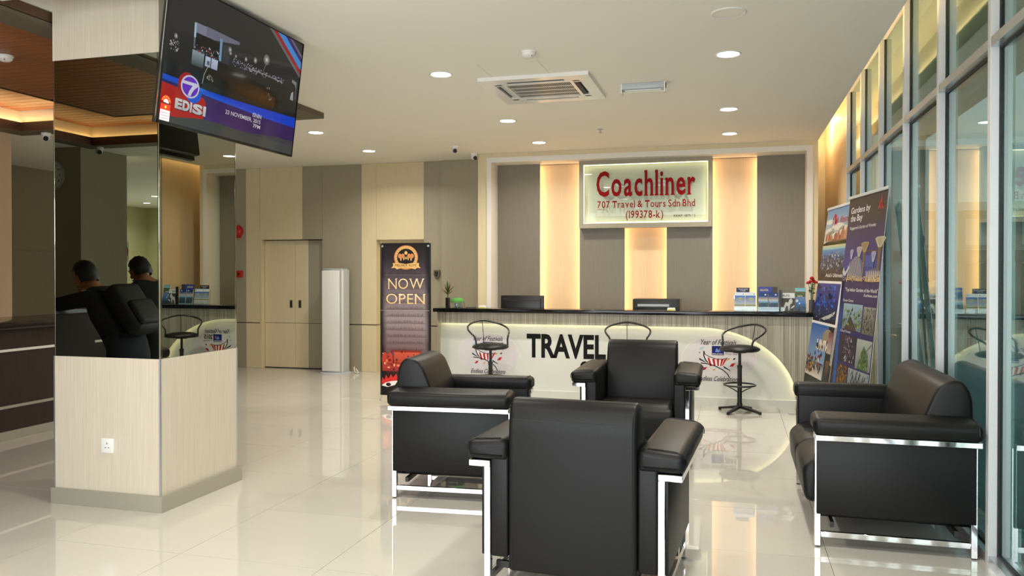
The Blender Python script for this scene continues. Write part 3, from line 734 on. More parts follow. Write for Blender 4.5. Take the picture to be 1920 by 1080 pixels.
# lower third
Z = lambda: p.up()
p.n = 4; p.poly([(0, 0), (1, 0), (1, .14), (.28, .14), (0, .09)], lin(62, 64, 62))
Z(); p.poly([(0, .04), (.16, .075), (.285, .09), (.45, .085), (1, .075), (1, .30), (.0, .30)], lin(58, 38, 92), [lin(60, 30, 80), lin(60, 32, 84), lin(64, 40, 100), lin(58, 40, 98), lin(52, 26, 78), lin(50, 34, 96), lin(60, 36, 90)])
p.poly([(.3, .088), (.42, .10), (.52, .085), (.7, .10), (.85, .12), (1, .12), (1, 0), (.3, 0)], lin(64, 66, 64))
Z(); p.poly([(0, .04), (.10, .05), (.20, .075), (.275, .09), (.285, .13), (.283, .21), (.265, .245), (.2, .25), (.10, .262), (0, .272)], lin(168, 20, 12))
Z(); p.poly([(0, .288), (.095, .285), (.095, .325), (0, .328)], lin(18, 72, 190)); p.poly([(0, .270), (.09, .268), (.09, .288), (0, .290)], lin(28, 24, 90))
p.poly([(.225, .315), (.24, .275), (.34, .265), (.5, .258), (.7, .248), (1, .246), (1, .335), (.8, .325), (.5, .312), (.3, .31)], lin(20, 74, 186), [lin(40, 120, 220), lin(28, 90, 205)] + [lin(24, 82, 200)] * 3 + [lin(14, 60, 190)] * 5)
Z(); p.ell(.150, .30, .056, .092, lin(150, 14, 20), 30, .6, 4.6); p.ell(.195, .262, .052, .078, lin(26, 84, 200), 30, 3.4, 6.6)
Z(); p.ell(.171, .296, .059, .083, lin(196, 192, 210), 36); Z(); p.ell(.171, .296, .050, .071, lin(96, 36, 180), 36)
Z(); W7 = lin(200, 198, 214)
p.poly([(.125, .328), (.21, .333), (.222, .318), (.198, .285), (.184, .255), (.178, .228), (.160, .230), (.166, .262), (.180, .298), (.185, .308), (.121, .306)], W7)
Z(); sil = lin(176, 180, 182)
for k, chs in enumerate('EDISI'):
    xa = (.088, .135, .182, .198, .268)[k]; xb = (.132, .179, .194, .264, .286)[k]
    p.n = 9; p.text(chs, xa + .003, xb + .003, .112, .182, lin(30, 24, 30), .05); p.text(chs, xa, xb, .117, .187, sil, .055, top=lin(206, 208, 208))
p.n = 9; wt_ = lin(196, 192, 196)
p.text('ISNIN', .628, .700, .228, .262, wt_, .01); p.text('23 NOVEMBER, 2015', .421, .697, .184, .216, wt_, .012); p.text('7PM', .638, .698, .142, .172, wt_, .012)
# stripes in the corner
p.n = 6; st4 = [(.690, .722, lin(96, 96, 96)), (.722, .765, lin(150, 24, 24)), (.765, .832, lin(60, 130, 200)), (.832, .872, lin(44, 34, 96)), (.872, .90, lin(96, 96, 110))]
for a, b, c_ in st4:
    f = lambda x: max(.0, 1 - (1 - x) * 1.0)
    p.poly([(a, 1), (b, 1), (1, 1 - (1 - b) * .98), (1, 1 - (1 - a) * .98)], c_)
p.build('screen', m_screen, tv)
lb = Print(lambda u, v, h: (-tw / 2 + .012 + u * .075, -.0075 - h, -th / 2 + .016 + v * .135))
lb.rect(0, 0, 1, .42, lin(225, 222, 225)); lb.rect(0, .42, 1, .66, lin(214, 50, 24)); lb.ell(.5, .72, .5, .28, lin(205, 60, 30), 20, 0, PI); lb.up(); lb.ell(.5, .70, .28, .15, lin(235, 230, 225), 20, 0, PI); lb.rect(.05, .655, .95, .70, lin(60, 50, 60))
for a in (25, 55, 90, 125, 155): lb.ell(.5 + .40 * math.cos(math.radians(a)), .72 + .22 * math.sin(math.radians(a)), .05, .03, lin(240, 190, 60), 8)
lb.ell(.5, .54, .10, .06, lin(250, 210, 80), 10)
for k in range(3): lb.rect(.08, .08 + k * .11, .92, .10 + k * .11, lin(150, 140, 150))
lb.build('rating_label', m_printmatt, tv)

# ================================================================== CEILING FITTINGS
def downlight(x, y, label, z=H, power=21, seen=True):
    t = thing('downlight', label, 'light', (x, y, z), 0, 'round recessed downlights')
    LA('trim_ring', [(.078, -.001), (.092, -.001), (.094, -.004), (.088, -.009), (.078, -.006), (.078, -.001)], m_wgloss, t, seg=28)
    LA('diffuser', [(0, -.003), (.078, -.003), (.078, 0.0), (0, 0)], m_lamp, t, seg=28)
    l = area('downlight_lamp', (0, 0, -.02), (0, 0, 0), .15, .15, power, (1.0, .94, .83), 'DISK', math.radians(150)); l.parent = t
    l.visible_camera = True
    return t
names = {(-4.575, 8.18): 'round downlight nearest below the corner of the hanging television', (-4.597, 9.60): 'round downlight above the closed double cupboard doors, close to the back wall',
         (-2.27, 6.06): 'round downlight left of the square air conditioner', (-2.285, 8.09): 'round downlight between air conditioner and back wall, left of middle', (-2.295, 9.54): 'round downlight closest to the left end of the lit niche',
         (-.04, 6.06): 'largest round downlight, nearest to the window wall', (-.047, 8.09): 'middle one of the three downlights near the window wall', (-.045, 9.51): 'farthest of the three downlights near the window wall, before the sign'}
for (x, y), lb_ in names.items(): downlight(x, y, lb_)
for (x, y) in ((-2.27, 3.6), (-.04, 3.6), (-2.27, 1.2), (-.04, 1.2)): downlight(x, y, 'round downlight outside the picture, ' + ('left' if x < -1 else 'right') + (' row, beside the viewer' if y > 2 else ' row, behind the viewer'))
sl = thing('downlight', 'unseen lamp added in the slot behind the right end of the niche to brighten its wall', 'light', (1.11, 11.1, H + .41), 0)  # no fitting seen here; lamp added to brighten the slot wall
LA('diffuser', [(0, -.003), (.05, -.003), (.05, 0.0), (0, 0)], m_lamp, sl, seg=20); ll = area('downlight_lamp', (0, 0, -.02), (0, 0, 0), .1, .1, 4, (1.0, .86, .62), 'DISK'); ll.parent = sl
for (x, y) in ((-8.17, -1.0), (-11.6, -5.9), (-12.9, -7.2)): downlight(x, y, 'round downlight of the side hall, seen only in the mirror, ' + {-8.17: 'nearest', -11.6: 'middle', -12.9: 'farthest'}[x], power=30)
ac = thing('air_conditioner', 'square white ceiling cassette air conditioner with slatted grille', 'air conditioner', (-1.57, 6.73, H))
a_ = .46; bm = bmesh.new()
for d in ((-a_, a_, -a_, -.36, -.03, 0), (-a_, a_, .36, a_, -.03, 0), (-a_, -.36, -.36, .36, -.03, 0), (.36, a_, -.36, .36, -.03, 0)): box(bm, *d)
for d in ((-.36, .36, -.30, -.27, -.03, 0), (-.36, .36, .27, .30, -.03, 0), (-.30, -.27, -.27, .27, -.03, 0), (.27, .30, -.27, .27, -.03, 0), (-.36, -.30, -.36, -.24, -.03, 0), (.30, .36, -.36, -.24, -.03, 0), (-.36, -.30, .24, .36, -.03, 0), (.30, .36, .24, .36, -.03, 0), (-.30, -.24, -.36, -.30, -.03, 0), (.24, .30, -.36, -.30, -.03, 0), (-.30, -.24, .30, .36, -.03, 0), (.24, .30, .30, .36, -.03, 0)): box(bm, *d)
fin('face_panel', bm, m_wgloss, ac)
B('duct_box', (-.40, .40, -.40, .40, -.012, -.001), m_grille, ac)
for d in ((-.24, .24, -.335, -.30), (-.24, .24, .30, .335), (-.335, -.30, -.24, .24), (.30, .335, -.24, .24)):
    B('louver', (*d, -.024, -.017), m_silver if d[0] < -.3 else m_grille, ac)
for k in range(5): B('grille_bar', (-.27, .27, -.245 + k * .1225 - .004, -.245 + k * .1225 + .004, -.028, -.025), m_wgloss, ac)
bm = bmesh.new()
for k in range(38): box(bm, -.266 + k * .0144, -.2625 + k * .0144, -.27, .27, -.026, -.024)
g_ = fin('grille_slats', bm, m_wgloss, ac); g_['kind'] = 'stuff'
hatch = thing('ceiling_hatch', 'flush square access hatch outlined in the ceiling beside the air conditioner', 'hatch', (-1.66, 5.98, H))
for d in ((-.24, -.236, -.28, .28), (.236, .24, -.28, .28)): B('joint', (d[0], d[0] + .002, -.12, .28, -.0012, .0), mat('joint_shadow', lin(196, 188, 170), .9), hatch)
el = thing('emergency_light', 'small rectangular emergency light on the ceiling', 'light', (-.735, 6.83, H))
B('housing', (-.185, .185, -.05, .05, -.05, 0), m_silver, el, bev=.004); B('lens', (-.175, .175, -.053, -.02, -.075, -.045), m_clear, el); B('tube', (-.15, .15, -.04, -.028, -.066, -.054), m_wgloss, el)
B('end_cap', (-.185, -.175, -.055, .05, -.08, 0), m_wgloss, el); B('end_cap', (.175, .185, -.055, .05, -.08, 0), m_wgloss, el)
sd = thing('smoke_detector', 'white smoke detector on the ceiling above the air conditioner', 'smoke detector', (-1.43, 5.62, H), 0, 'smoke detectors')
LA('base', [(0, 0), (.058, 0), (.058, -.012), (0, -.012)], m_white, sd); LA('head', [(.052, -.012), (.050, -.028), (.034, -.042), (.012, -.046), (0, -.046)], m_white, sd)
B('indicator', (.030, .036, -.038, -.032, -.042, -.036), m_red, sd)
sd2 = dup(sd, (-5.20, 4.72, 3.06), 0, 'white smoke detector on the timber ceiling at the left'); 
gr = thing('ceiling_speaker', 'flush round white speaker grille in the ceiling near the window wall', 'speaker', (-.03, 5.11, H))
LA('grille', [(0, -.004), (.085, -.004), (.10, -.002), (.105, 0)], m_ceiling, gr, seg=32); LA('rim', [(.085, -.004), (.10, -.007), (.107, -.003), (.107, 0)], m_white, gr, seg=32)
gr2 = thing('ceiling_speaker', 'small flush vent in the ceiling near the back wall', 'vent', (-3.35, 8.9, H)); LA('grille', [(0, -.004), (.07, -.004), (.085, 0)], m_ceiling, gr2, seg=24)
sp = thing('sprinkler', 'small sprinkler head on the ceiling before the lit niche', 'sprinkler', (-1.43, 8.84, H))
LA('escutcheon', [(0, 0), (.035, 0), (.032, -.006), (.012, -.008), (0, -.008)], m_silver, sp); CY('nozzle', (0, 0, -.04), (0, 0, -.006), .008, m_silver, sp); LA('deflector', [(0, -.045), (.018, -.045), (.018, -.041), (0, -.041)], m_silver, sp)
def camera_dome(name, loc, label, rz):
    t = thing(name, label, 'camera', loc, rz, 'small security cameras')
    LA('base', [(0, 0), (.05, 0), (.05, -.018), (.046, -.03), (0, -.03)], m_wgloss, t)
    bm = bmesh.new(); bmesh.ops.create_uvsphere(bm, u_segments=18, v_segments=12, radius=.042); fin('eyeball', bm, m_wgloss, t, (0, 0, -.045), 60)
    CY('lens', (0, -.018, -.055), (0, -.044, -.068), .026, m_black, t, seg=16)
    return t
camera_dome('security_camera', (-3.385, 9.54, H), 'round white security camera on the ceiling before the back wall', math.radians(20))
camera_dome('security_camera', (-3.35, 10.19, H - .0), 'white security camera at the left corner of the lit niche', math.radians(50))
camera_dome('security_camera', (-7.30, 7.14, 2.992), 'white security camera under the brown ceiling fascia at left', math.radians(40))
camera_dome('security_camera', (-7.5, .06, 2.992), 'white security camera seen only in the pillar mirror', math.radians(130))

# ================================================================== BACK WALL FITTINGS
def door(name, label, x0, x1, split, top, mid):
    t = thing(name, label, 'cupboard', (0, 10.835, 0))
    B('frame', (x0 - .035, x0 - .006, -.085, .02, 0, top), m_beige, t)
    for (a, b, hxn) in ((x0, mid - .002, mid - .075), (mid + .002, x1, mid + .075)):
        if a < split < b:
            lf = B('door_leaf', (a, split, 0, .03, .015, top - .008), m_beige, t); B('grey_half', (split, b, 0, .03, .015, top - .008), m_gray, lf)
        else: lf = B('door_leaf', (a, b, 0, .03, .015, top - .008), m_beige, t)
        B('groove', (a, b, -.0005, .001, GZ - .003, GZ + .003), m_darkgap, lf)
        B('flush_handle', (hxn - .024, hxn + .024, -.004, .001, .92, 1.04), m_fasciag, lf, bev=.002, seg=1); B('handle_recess', (hxn - .014, hxn + .014, -.0050, -.002, .935, 1.025), m_black, lf)
    return t
door('cupboard_doors', 'pair of flush cupboard doors with small recessed handles in the back wall', -6.934, -5.913, -6.19, 1.955, -6.41)
hd = B('head_gap', (-6.969, -5.911, 10.815, 10.87, 1.945, 1.955), m_darkgap, bpy.data.objects['cupboard_doors']); hd.location.y = -10.835; 
B('threshold', (-6.97, -5.91, 0, .03, 0, .014), m_darkgap, bpy.data.objects['cupboard_doors'])
bell = thing('alarm_bell', 'red round fire alarm sounder on the back wall', 'alarm', (-7.35, 10.75, 2.09)); 
bm = bmesh.new(); lathe(bm, [(0, .075), (.05, .072), (.085, .055), (.095, .03), (.095, 0), (0, 0)]); bmesh.ops.rotate(bm, verts=bm.verts, cent=(0, 0, 0), matrix=Matrix.Rotation(PI / 2, 3, 'X')); fin('sounder', bm, m_red, bell, smooth=40)
B('back_box', (-.06, .06, -.03, 0, -.10, .06), m_red, bell, bev=.006)
mcp = thing('fire_call_point', 'red square fire call point on the back wall', 'call point', (-7.31, 10.75, 1.435))
B('box', (-.05, .05, -.045, 0, -.05, .05), m_red, mcp, bev=.004); B('window', (-.022, .022, -.047, -.044, -.022, .022), mat('dark_amber', lin(110, 50, 20), .3), mcp); B('symbol', (-.012, .012, -.048, -.046, -.008, .012), m_black, mcp)
sh = thing('wall_shield', 'small dark shield-shaped fitting on the back wall beside the banner', 'wall fitting', (-4.085, 10.75, 1.435))
PR('shield', [(-.045, .06), (.045, .06), (.045, -.01), (.03, -.045), (0, -.065), (-.03, -.045), (-.045, -.01)], 'y', -.03, 0, m_fasciag, sh, bev=.004)
PR('inner_plate', [(-.025, .04), (.025, .04), (.025, -.01), (0, -.04), (-.025, -.01)], 'y', -.034, -.028, m_black, sh)

ta = thing('tower_air_conditioner', 'tall slim white floor-standing unit against the back wall', 'air conditioner', (-5.56, 10.50, 0))
PR('cabinet', rounded([(-.175, -.06), (.155, -.10), (.175, .10), (-.175, .10)], .02), 'z', .015, 1.50, m_silver, ta, bev=.004)
B('front_panel', (-.172, .115, -.098, -.066, .03, 1.485), m_wgloss, ta, bev=.012, seg=3)
B('side_strip', (.118, .162, -.094, -.062, .03, 1.485), m_white, ta, bev=.006)
LA('base', [(0, 0), (.225, 0), (.225, .012), (.19, .018), (0, .018)], m_silver, ta, seg=32)
B('top_cap', (-.165, .15, -.08, .09, 1.50, 1.515), m_silver, ta, bev=.006)
cb = TB('cable', smoothpath([(-5.30, 10.60, .02), (-5.29, 10.55, .09), (-5.27, 10.52, .03), (-5.20, 10.50, .012), (-5.26, 10.56, .06), (-5.30, 10.60, .05), (-5.22, 10.55, .012)], 5), .006, m_white, None)
tag(cb, 'loose white cable coiled beside the tall floor-standing unit', 'cable')

# ================================================================== NOW OPEN BANNER
bn = thing('x_banner', 'tall dark banner stand with gold emblem reading NOW OPEN', 'banner', (-3.575, 8.40, 0), math.radians(2))
bw, bz0, bz1 = .61, .06, 1.79
p = Print(lambda u, v, h: ((u - .5) * bw, -h, bz0 + v * (bz1 - bz0)))
bm = bmesh.new(); nx_, nz_ = 24, 60
vs = [[bm.verts.new(((i / nx_ - .5) * bw, .004 * math.sin(j * 2.1) * math.sin(i / nx_ * PI) + .012 * math.sin(i / nx_ * PI), bz0 + j / nz_ * (bz1 - bz0))) for i in range(nx_ + 1)] for j in range(nz_ + 1)]
for j in range(nz_):
    for i in range(nx_): bm.faces.new((vs[j][i], vs[j][i + 1], vs[j + 1][i + 1], vs[j + 1][i]))
r_ = bmesh.ops.extrude_face_region(bm, geom=list(bm.faces)); bmesh.ops.translate(bm, vec=(0, .003, 0), verts=[v for v in r_['geom'] if isinstance(v, bmesh.types.BMVert)])
fin('vinyl_sheet', bm, mat('black_vinyl', (.012, .011, .012), .28), bn, smooth=60)
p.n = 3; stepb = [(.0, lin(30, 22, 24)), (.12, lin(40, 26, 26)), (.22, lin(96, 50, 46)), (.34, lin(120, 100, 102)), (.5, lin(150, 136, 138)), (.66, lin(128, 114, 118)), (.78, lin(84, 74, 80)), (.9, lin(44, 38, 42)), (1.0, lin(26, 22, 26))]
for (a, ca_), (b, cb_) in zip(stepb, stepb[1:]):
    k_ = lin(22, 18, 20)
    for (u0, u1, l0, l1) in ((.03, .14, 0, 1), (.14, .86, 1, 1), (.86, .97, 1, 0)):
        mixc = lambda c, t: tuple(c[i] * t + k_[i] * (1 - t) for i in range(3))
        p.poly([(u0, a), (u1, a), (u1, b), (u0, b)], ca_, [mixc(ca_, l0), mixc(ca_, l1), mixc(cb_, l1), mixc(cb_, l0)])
rnd = random.Random(11)
# faint architecture print and lines of small writing
p.n = 18
for k in range(12):
    y = .30 + k * .045
    for j in range(26):
        x = .14 + j * .028 + rnd.uniform(-.006, .006); hgt = rnd.uniform(.008, .022); g_ = rnd.randint(56, 104); p.poly([(x, y), (x + .012, y), (x + .006 + rnd.uniform(0, .012), y + hgt)], lin(g_, int(g_ * .88), int(g_ * .9)))
    p.rect(.10, y - .006, .90, y - .002, lin(106, 92, 96))
p.rect(.28, .215, .78, .285, lin(168, 62, 44), lin(190, 84, 60)); p.rect(.22, .285, .80, .30, lin(150, 44, 36))
for x in (.10, .20, .84): p.ell(x, .24, .06, .045, lin(178, 60, 46), 14)
p.rect(.05, .16, .95, .212, lin(140, 44, 40), lin(176, 66, 56)); p.up()
for k in range(30): x = rnd.uniform(.06, .9); y = rnd.uniform(.15, .29); p.ell(x, y, rnd.uniform(.01, .03), rnd.uniform(.004, .01), rnd.choice((lin(206, 120, 90), lin(110, 30, 30), lin(222, 170, 130), lin(70, 40, 44))), 10)
p.poly([(.03, .075), (.05, .12), (.09, .10), (.12, .135), (.17, .11), (.22, .14), (.26, .12), (.33, .145), (.36, .11), (.30, .095), (.22, .08), (.10, .07)], lin(196, 44, 40)); p.up(); p.poly([(.03, .065), (.12, .085), (.24, .095), (.36, .10), (.3, .07), (.15, .055)], lin(226, 220, 216)); p.up(); p.ell(.17, .072, .05, .012, lin(40, 20, 22), 14)
# emblem
G1 = lin(206, 134, 84); G2 = lin(222, 178, 112); p.n = 22
p.ell(.52, .905, .235, .0795, G1, 40); p.up(); p.ell(.52, .905, .215, .0725, G2, 40); p.up(); p.ell(.52, .905, .175, .058, lin(34, 28, 30), 32); p.up()
for k in range(24):
    a = k / 24 * 2 * PI; p.ell(.52 + .195 * math.cos(a), .905 + .065 * math.sin(a), .008, .003, lin(90, 50, 30), 6)
p.ell(.52, .935, .03, .012, G2, 12)
for x in (.40, .46, .58, .64): p.ell(x, .915, .035, .016, G1, 12)
for x in (.42, .48, .52, .56, .62): p.rect(x - .012, .885, x + .012, .91, G2)
p.up(); p.ell(.52, .885, .05, .009, lin(34, 28, 30), 12)
p.poly([(.23, .835), (.27, .852), (.26, .868), (.35, .872), (.52, .862), (.69, .872), (.78, .868), (.77, .852), (.81, .835), (.74, .838), (.70, .828), (.52, .842), (.34, .828), (.30, .838)], G2); p.text('MELAKA ALIVE', .31, .73, .847, .862, lin(80, 44, 26), .0)
gold = lin(226, 190, 132); gold2 = lin(238, 216, 176)
p.n = 26; p.text('NOW', .16, .88, .700, .768, gold, -.006, serif=True, top=gold2); p.text('OPEN', .13, .90, .602, .668, gold, -.006, serif=True, top=gold2)
p.rect(.02, .558, .98, .5595, lin(190, 180, 178))
p.build('banner_print', m_print, bn, 1.6)
TB('rear_pole', [(-.26, .03, bz1 - .01), (.0, .06, .95), (.24, .03, .08)], .007, m_black, bn); TB('rear_pole', [(.26, .03, bz1 - .01), (.0, .075, .95), (-.24, .03, .08)], .007, m_black, bn)
TB('rear_foot', [(0, .07, .95), (0, .34, .006)], .007, m_black, bn)
for s in (-1, 1):
    TB('top_hook', [(s * .29, .02, bz1 - .03), (s * .295, .0, bz1 + .002), (s * .295, -.012, bz1 + .012)], .005, m_silver, bn, seg=6); CY('eyelet', (s * .275, -.012, bz1 - .035), (s * .275, -.004, bz1 - .035), .012, m_silver, bn)
    TB('front_foot', [(s * .29, .0, bz0), (s * .295, -.015, .012), (s * .295, -.03, .012)], .009, m_silver, bn, seg=6)

# ================================================================== ROLL-UP BANNERS BY THE WINDOW
def rollup(name, label, x, y, a, t, w, L):
    r = bpy.data.objects.new(name, None); C.objects.link(r); r.location = (x, y, 0); r.rotation_euler = (0, 0, a)
    tag(r, label, 'banner')
    f = lambda u, v, h: ((u - .5) * w, -h * math.cos(t) + v * L * math.sin(t), v * L * math.cos(t) - h * math.sin(t) * 0)
    bm = bmesh.new(); vv = [f(0, .04, 0), f(1, .04, 0), f(1, 1, 0), f(0, 1, 0)]
    vs0 = [bm.verts.new(q) for q in vv]; vs1 = [bm.verts.new((q[0], q[1] + .003, q[2])) for q in vv]
    bm.faces.new(vs0); bm.faces.new(vs1[::-1])
    for i in range(4): bm.faces.new((vs0[i], vs1[i], vs1[(i + 1) % 4], vs0[(i + 1) % 4]))
    fin('vinyl_sheet', bm, m_white, r)
    B('base_cassette', (-w / 2 - .01, w / 2 + .01, -.04, .10, .012, .085), m_silver, r, bev=.01)
    for s in (-1, 1): B('foot', (s * (w / 2 - .12) - .02, s * (w / 2 - .12) + .02, -.13, .16, 0, .013), m_silver, r, bev=.003)
    tp = f(.5, 1, 0); B('top_bar', (-w / 2 - .004, w / 2 + .004, tp[1] - .012, tp[1] + .012, tp[2] - .008, tp[2] + .018), m_silver, r, bev=.004)
    bt = f(.5, .04, 0); TB('support_pole', [(0, tp[1] + .02, tp[2] - .01), (0, .07, .08)], .009, m_silver, r)
    return r, Print(f)
rb, p = rollup('roll_up_banner', 'nearer tall dark blue garden attraction banner leaning by the window wall', .89, 7.20, -1.405, .093, .949, 2.12)
V = lambda v: .28 + .72 * v
def R(x0, y0, x1, y1, c, t=None): p.rect(x0, V(y0), x1, V(y1), c, t)
def Q(pts, c, cols=None): p.poly([(a, V(b)) for a, b in pts], c, cols)
p.rect(.0, .045, 1, .66, lin(40, 34, 96), lin(44, 34, 92)); p.rect(0, V(.52), 1, V(.72), lin(44, 70, 160), lin(60, 48, 110)); p.rect(0, V(.72), 1, V(.88), lin(60, 48, 110), lin(66, 54, 56)); p.rect(0, V(.88), 1, 1, lin(66, 54, 56), lin(58, 46, 44))
p.rect(0, .045, .09, V(.30), lin(70, 120, 200), lin(66, 110, 196)); p.rect(0, V(.30), .09, V(.52), lin(66, 110, 196), lin(46, 44, 110))
Wt = lin(238, 236, 236)
p.n = 2; p.text('Gardens by', .075, .60, V(.908), V(.943), Wt, .018); p.text('the Bay', .085, .415, V(.862), V(.898), Wt, .018); p.text("Singapore's Garden of Wonder", .09, .79, V(.815), V(.833), Wt, .01)
Rr = lin(206, 52, 44); p.n = 3
for (a, l_) in ((90, .05), (205, .05), (330, .055), (150, .03), (25, .03), (270, .03)):
    ca, sa = math.cos(math.radians(a)), math.sin(math.radians(a)); cx_, cy_ = .86, V(.925)
    p.poly([(cx_ - sa * .022, cy_ + ca * .009), (cx_ + sa * .022, cy_ - ca * .009), (cx_ + ca * l_ * 1.6, cy_ + sa * l_ * .75)], Rr)
p.rect(.79, V(.882), .93, V(.886), lin(120, 60, 54))
def supertree(cx, top, wd, c0, c1, c2):
    p.n = 3; Q([(cx - wd * .10, .53), (cx + wd * .10, .53), (cx + wd * .16, top - .05), (cx - wd * .16, top - .05)], c1); p.up(); Q([(cx - wd * .16, top - .06), (cx + wd * .16, top - .06), (cx + wd * .5, top - .008), (cx + wd * .3, top), (cx - wd * .3, top), (cx - wd * .5, top - .008)], c0, [c1, c1, c0, c2, c2, c0])
    p.up()
    for k in range(7): x = -wd * .42 + k * wd * .14; p.line([(cx + x * .25, V(top - .055)), (cx + x, V(top - .008))], .006, c2)
supertree(.93, .755, .26, lin(176, 170, 140), lin(110, 90, 70), lin(214, 208, 176)); supertree(.56, .735, .22, lin(150, 128, 90), lin(120, 92, 70), lin(190, 168, 120)); supertree(.42, .712, .16, lin(170, 164, 170), lin(90, 76, 110), lin(206, 200, 206)); supertree(.215, .70, .10, lin(150, 140, 190), lin(70, 60, 120), lin(190, 180, 216)); supertree(.80, .68, .13, lin(150, 150, 190), lin(90, 80, 120), lin(190, 190, 216))
p.n = 4; R(.60, .60, .82, .66, lin(60, 84, 160), lin(70, 84, 170)); R(.5, .68, .9, .688, lin(80, 64, 70))
p.n = 7; domeL = [(.12, .525), (.17, .58), (.24, .63), (.32, .655), (.40, .66), (.47, .64), (.52, .60), (.56, .55), (.58, .52)]
Q(domeL, lin(150, 130, 90), [lin(206, 160, 80)] + [lin(96, 96, 120)] * 7 + [lin(214, 170, 90)]); p.up()
for k in range(11): x = .15 + k * .04; top = .66 - abs(x - .37) ** 1.6 * .55; p.line([(x + .01, V(.525)), (x, V(top))], .009, lin(214, 216, 222))
Q([(.0, .57), (.03, .60), (.08, .57), (.16, .60), (.2, .61), (.18, .59), (.10, .55), (.04, .55)], lin(196, 198, 206)); p.n = 7
Q([(.64, .52), (.66, .56), (.76, .585), (.90, .59), (1, .58), (1, .52)], lin(206, 166, 96), [lin(226, 186, 110), lin(120, 110, 120), lin(96, 96, 120), lin(96, 96, 120), lin(96, 96, 120), lin(226, 186, 110)]); p.up()
for k in range(8): p.line([(.70 + k * .045, V(.522)), (.66 + k * .045, V(.575))], .010, lin(220, 222, 226))
rnd = random.Random(5); p.n = 9
for k in range(120): x = rnd.uniform(.02, .98); y = rnd.uniform(.515, .545); c_ = rnd.choice((lin(232, 196, 110), lin(60, 50, 40), lin(150, 110, 60), lin(240, 220, 170))); p.rect(x, V(y), x + .012, V(y + .006), c_)
p.n = 3; p.text('"Top Indoor Gardens of the World"', .13, .985, V(.462), V(.482), Wt, .012); p.text('FoxNews.com', .66, .985, V(.438), V(.453), Wt, .008); p.text('Flower Dome', .105, .40, V(.402), V(.418), Wt, .0)
def photo(x0, y0, x1, y1, kind):
    p.n = 4; sky = {'palm': lin(150, 180, 196), 'leafy': lin(150, 150, 140), 'fall': lin(52, 40, 52), 'mist': lin(170, 180, 172), 'lily': lin(70, 44, 20), 'arch': lin(150, 160, 166)}[kind]
    R(x0, y0, x1, y1, tuple(c * .45 for c in sky), sky); p.up(); w_, h_ = x1 - x0, y1 - y0; r = random.Random(kind)
    cols = {'palm': (lin(90, 120, 40), lin(130, 150, 60), lin(50, 70, 30), lin(170, 170, 90)), 'leafy': (lin(80, 80, 66), lin(120, 116, 100), lin(60, 66, 46)), 'fall': (lin(180, 170, 190), lin(120, 100, 130), lin(30, 40, 24), lin(90, 60, 80)), 'mist': (lin(70, 104, 50), lin(100, 130, 70), lin(150, 170, 140)), 'lily': (lin(196, 130, 40), lin(150, 90, 30), lin(90, 110, 40)), 'arch': (lin(70, 74, 80), lin(110, 116, 120), lin(90, 110, 60))}[kind]
    if kind == 'mist': Q([(x0 + w_ * .15, y0), (x0 + w_ * .3, y0 + h_ * .5), (x0 + w_ * .5, y0 + h_ * .8), (x0 + w_ * .62, y0 + h_ * .7), (x0 + w_ * .85, y0)], cols[0]); p.line([(x0 + w_ * .5, V(y0 + h_ * .5)), (x1 - .01, V(y0 + h_ * .9))], .01, lin(110, 120, 116)); p.up()
    if kind == 'palm': Q([(x0 + w_ * .1, y0), (x0 + w_ * .45, y0 + h_ * .5), (x0 + w_ * .8, y0)], lin(74, 60, 60)); p.up()
    for k in range(110):
        if kind == 'fall': x = x0 + w_ * (.5 + r.gauss(0, .14)); y = y0 + h_ * r.uniform(.02, .95)
        elif kind == 'palm': x = x0 + w_ * r.choice((r.uniform(0, .42), r.uniform(.55, .96))); y = y0 + h_ * r.uniform(.1, .75)
        elif kind == 'mist': x = x0 + w_ * r.uniform(.25, .8); y = y0 + h_ * r.uniform(.02, .5)
        else: x = x0 + w_ * r.uniform(0, .95); y = y0 + h_ * r.uniform(0, .9)
        x = min(max(x, x0), x1 - .03); s_ = r.uniform(.015, .06); s_ = min(s_, x1 - x); p.poly([(x, V(y)), (x + s_ * r.uniform(.3, 1), V(y + .002)), (x + s_ * r.uniform(0, 1), V(min(y + s_ * .45, y1)))], r.choice(cols))
    if kind == 'arch':
        for q_ in (.25, .4, .55): p.line([(x0 + w_ * (q_ - .15), V(y0)), (x0 + w_ * q_, V(y0 + h_ * .8)), (x0 + w_ * (q_ + .18), V(y0))], .014, lin(50, 56, 64))
photo(.135, .245, .665, .392, 'palm'); photo(.69, .24, .985, .385, 'leafy'); p.n = 3; p.text('Cloud Forest', .105, .40, V(.228), V(.242), Wt, .0)
photo(.135, .06, .575, .215, 'fall'); photo(.60, .05, .985, .21, 'mist'); photo(.13, -.10, .42, .045, 'lily'); photo(.44, -.11, .985, .04, 'arch')
p.build('banner_print', m_print, rb, .7)

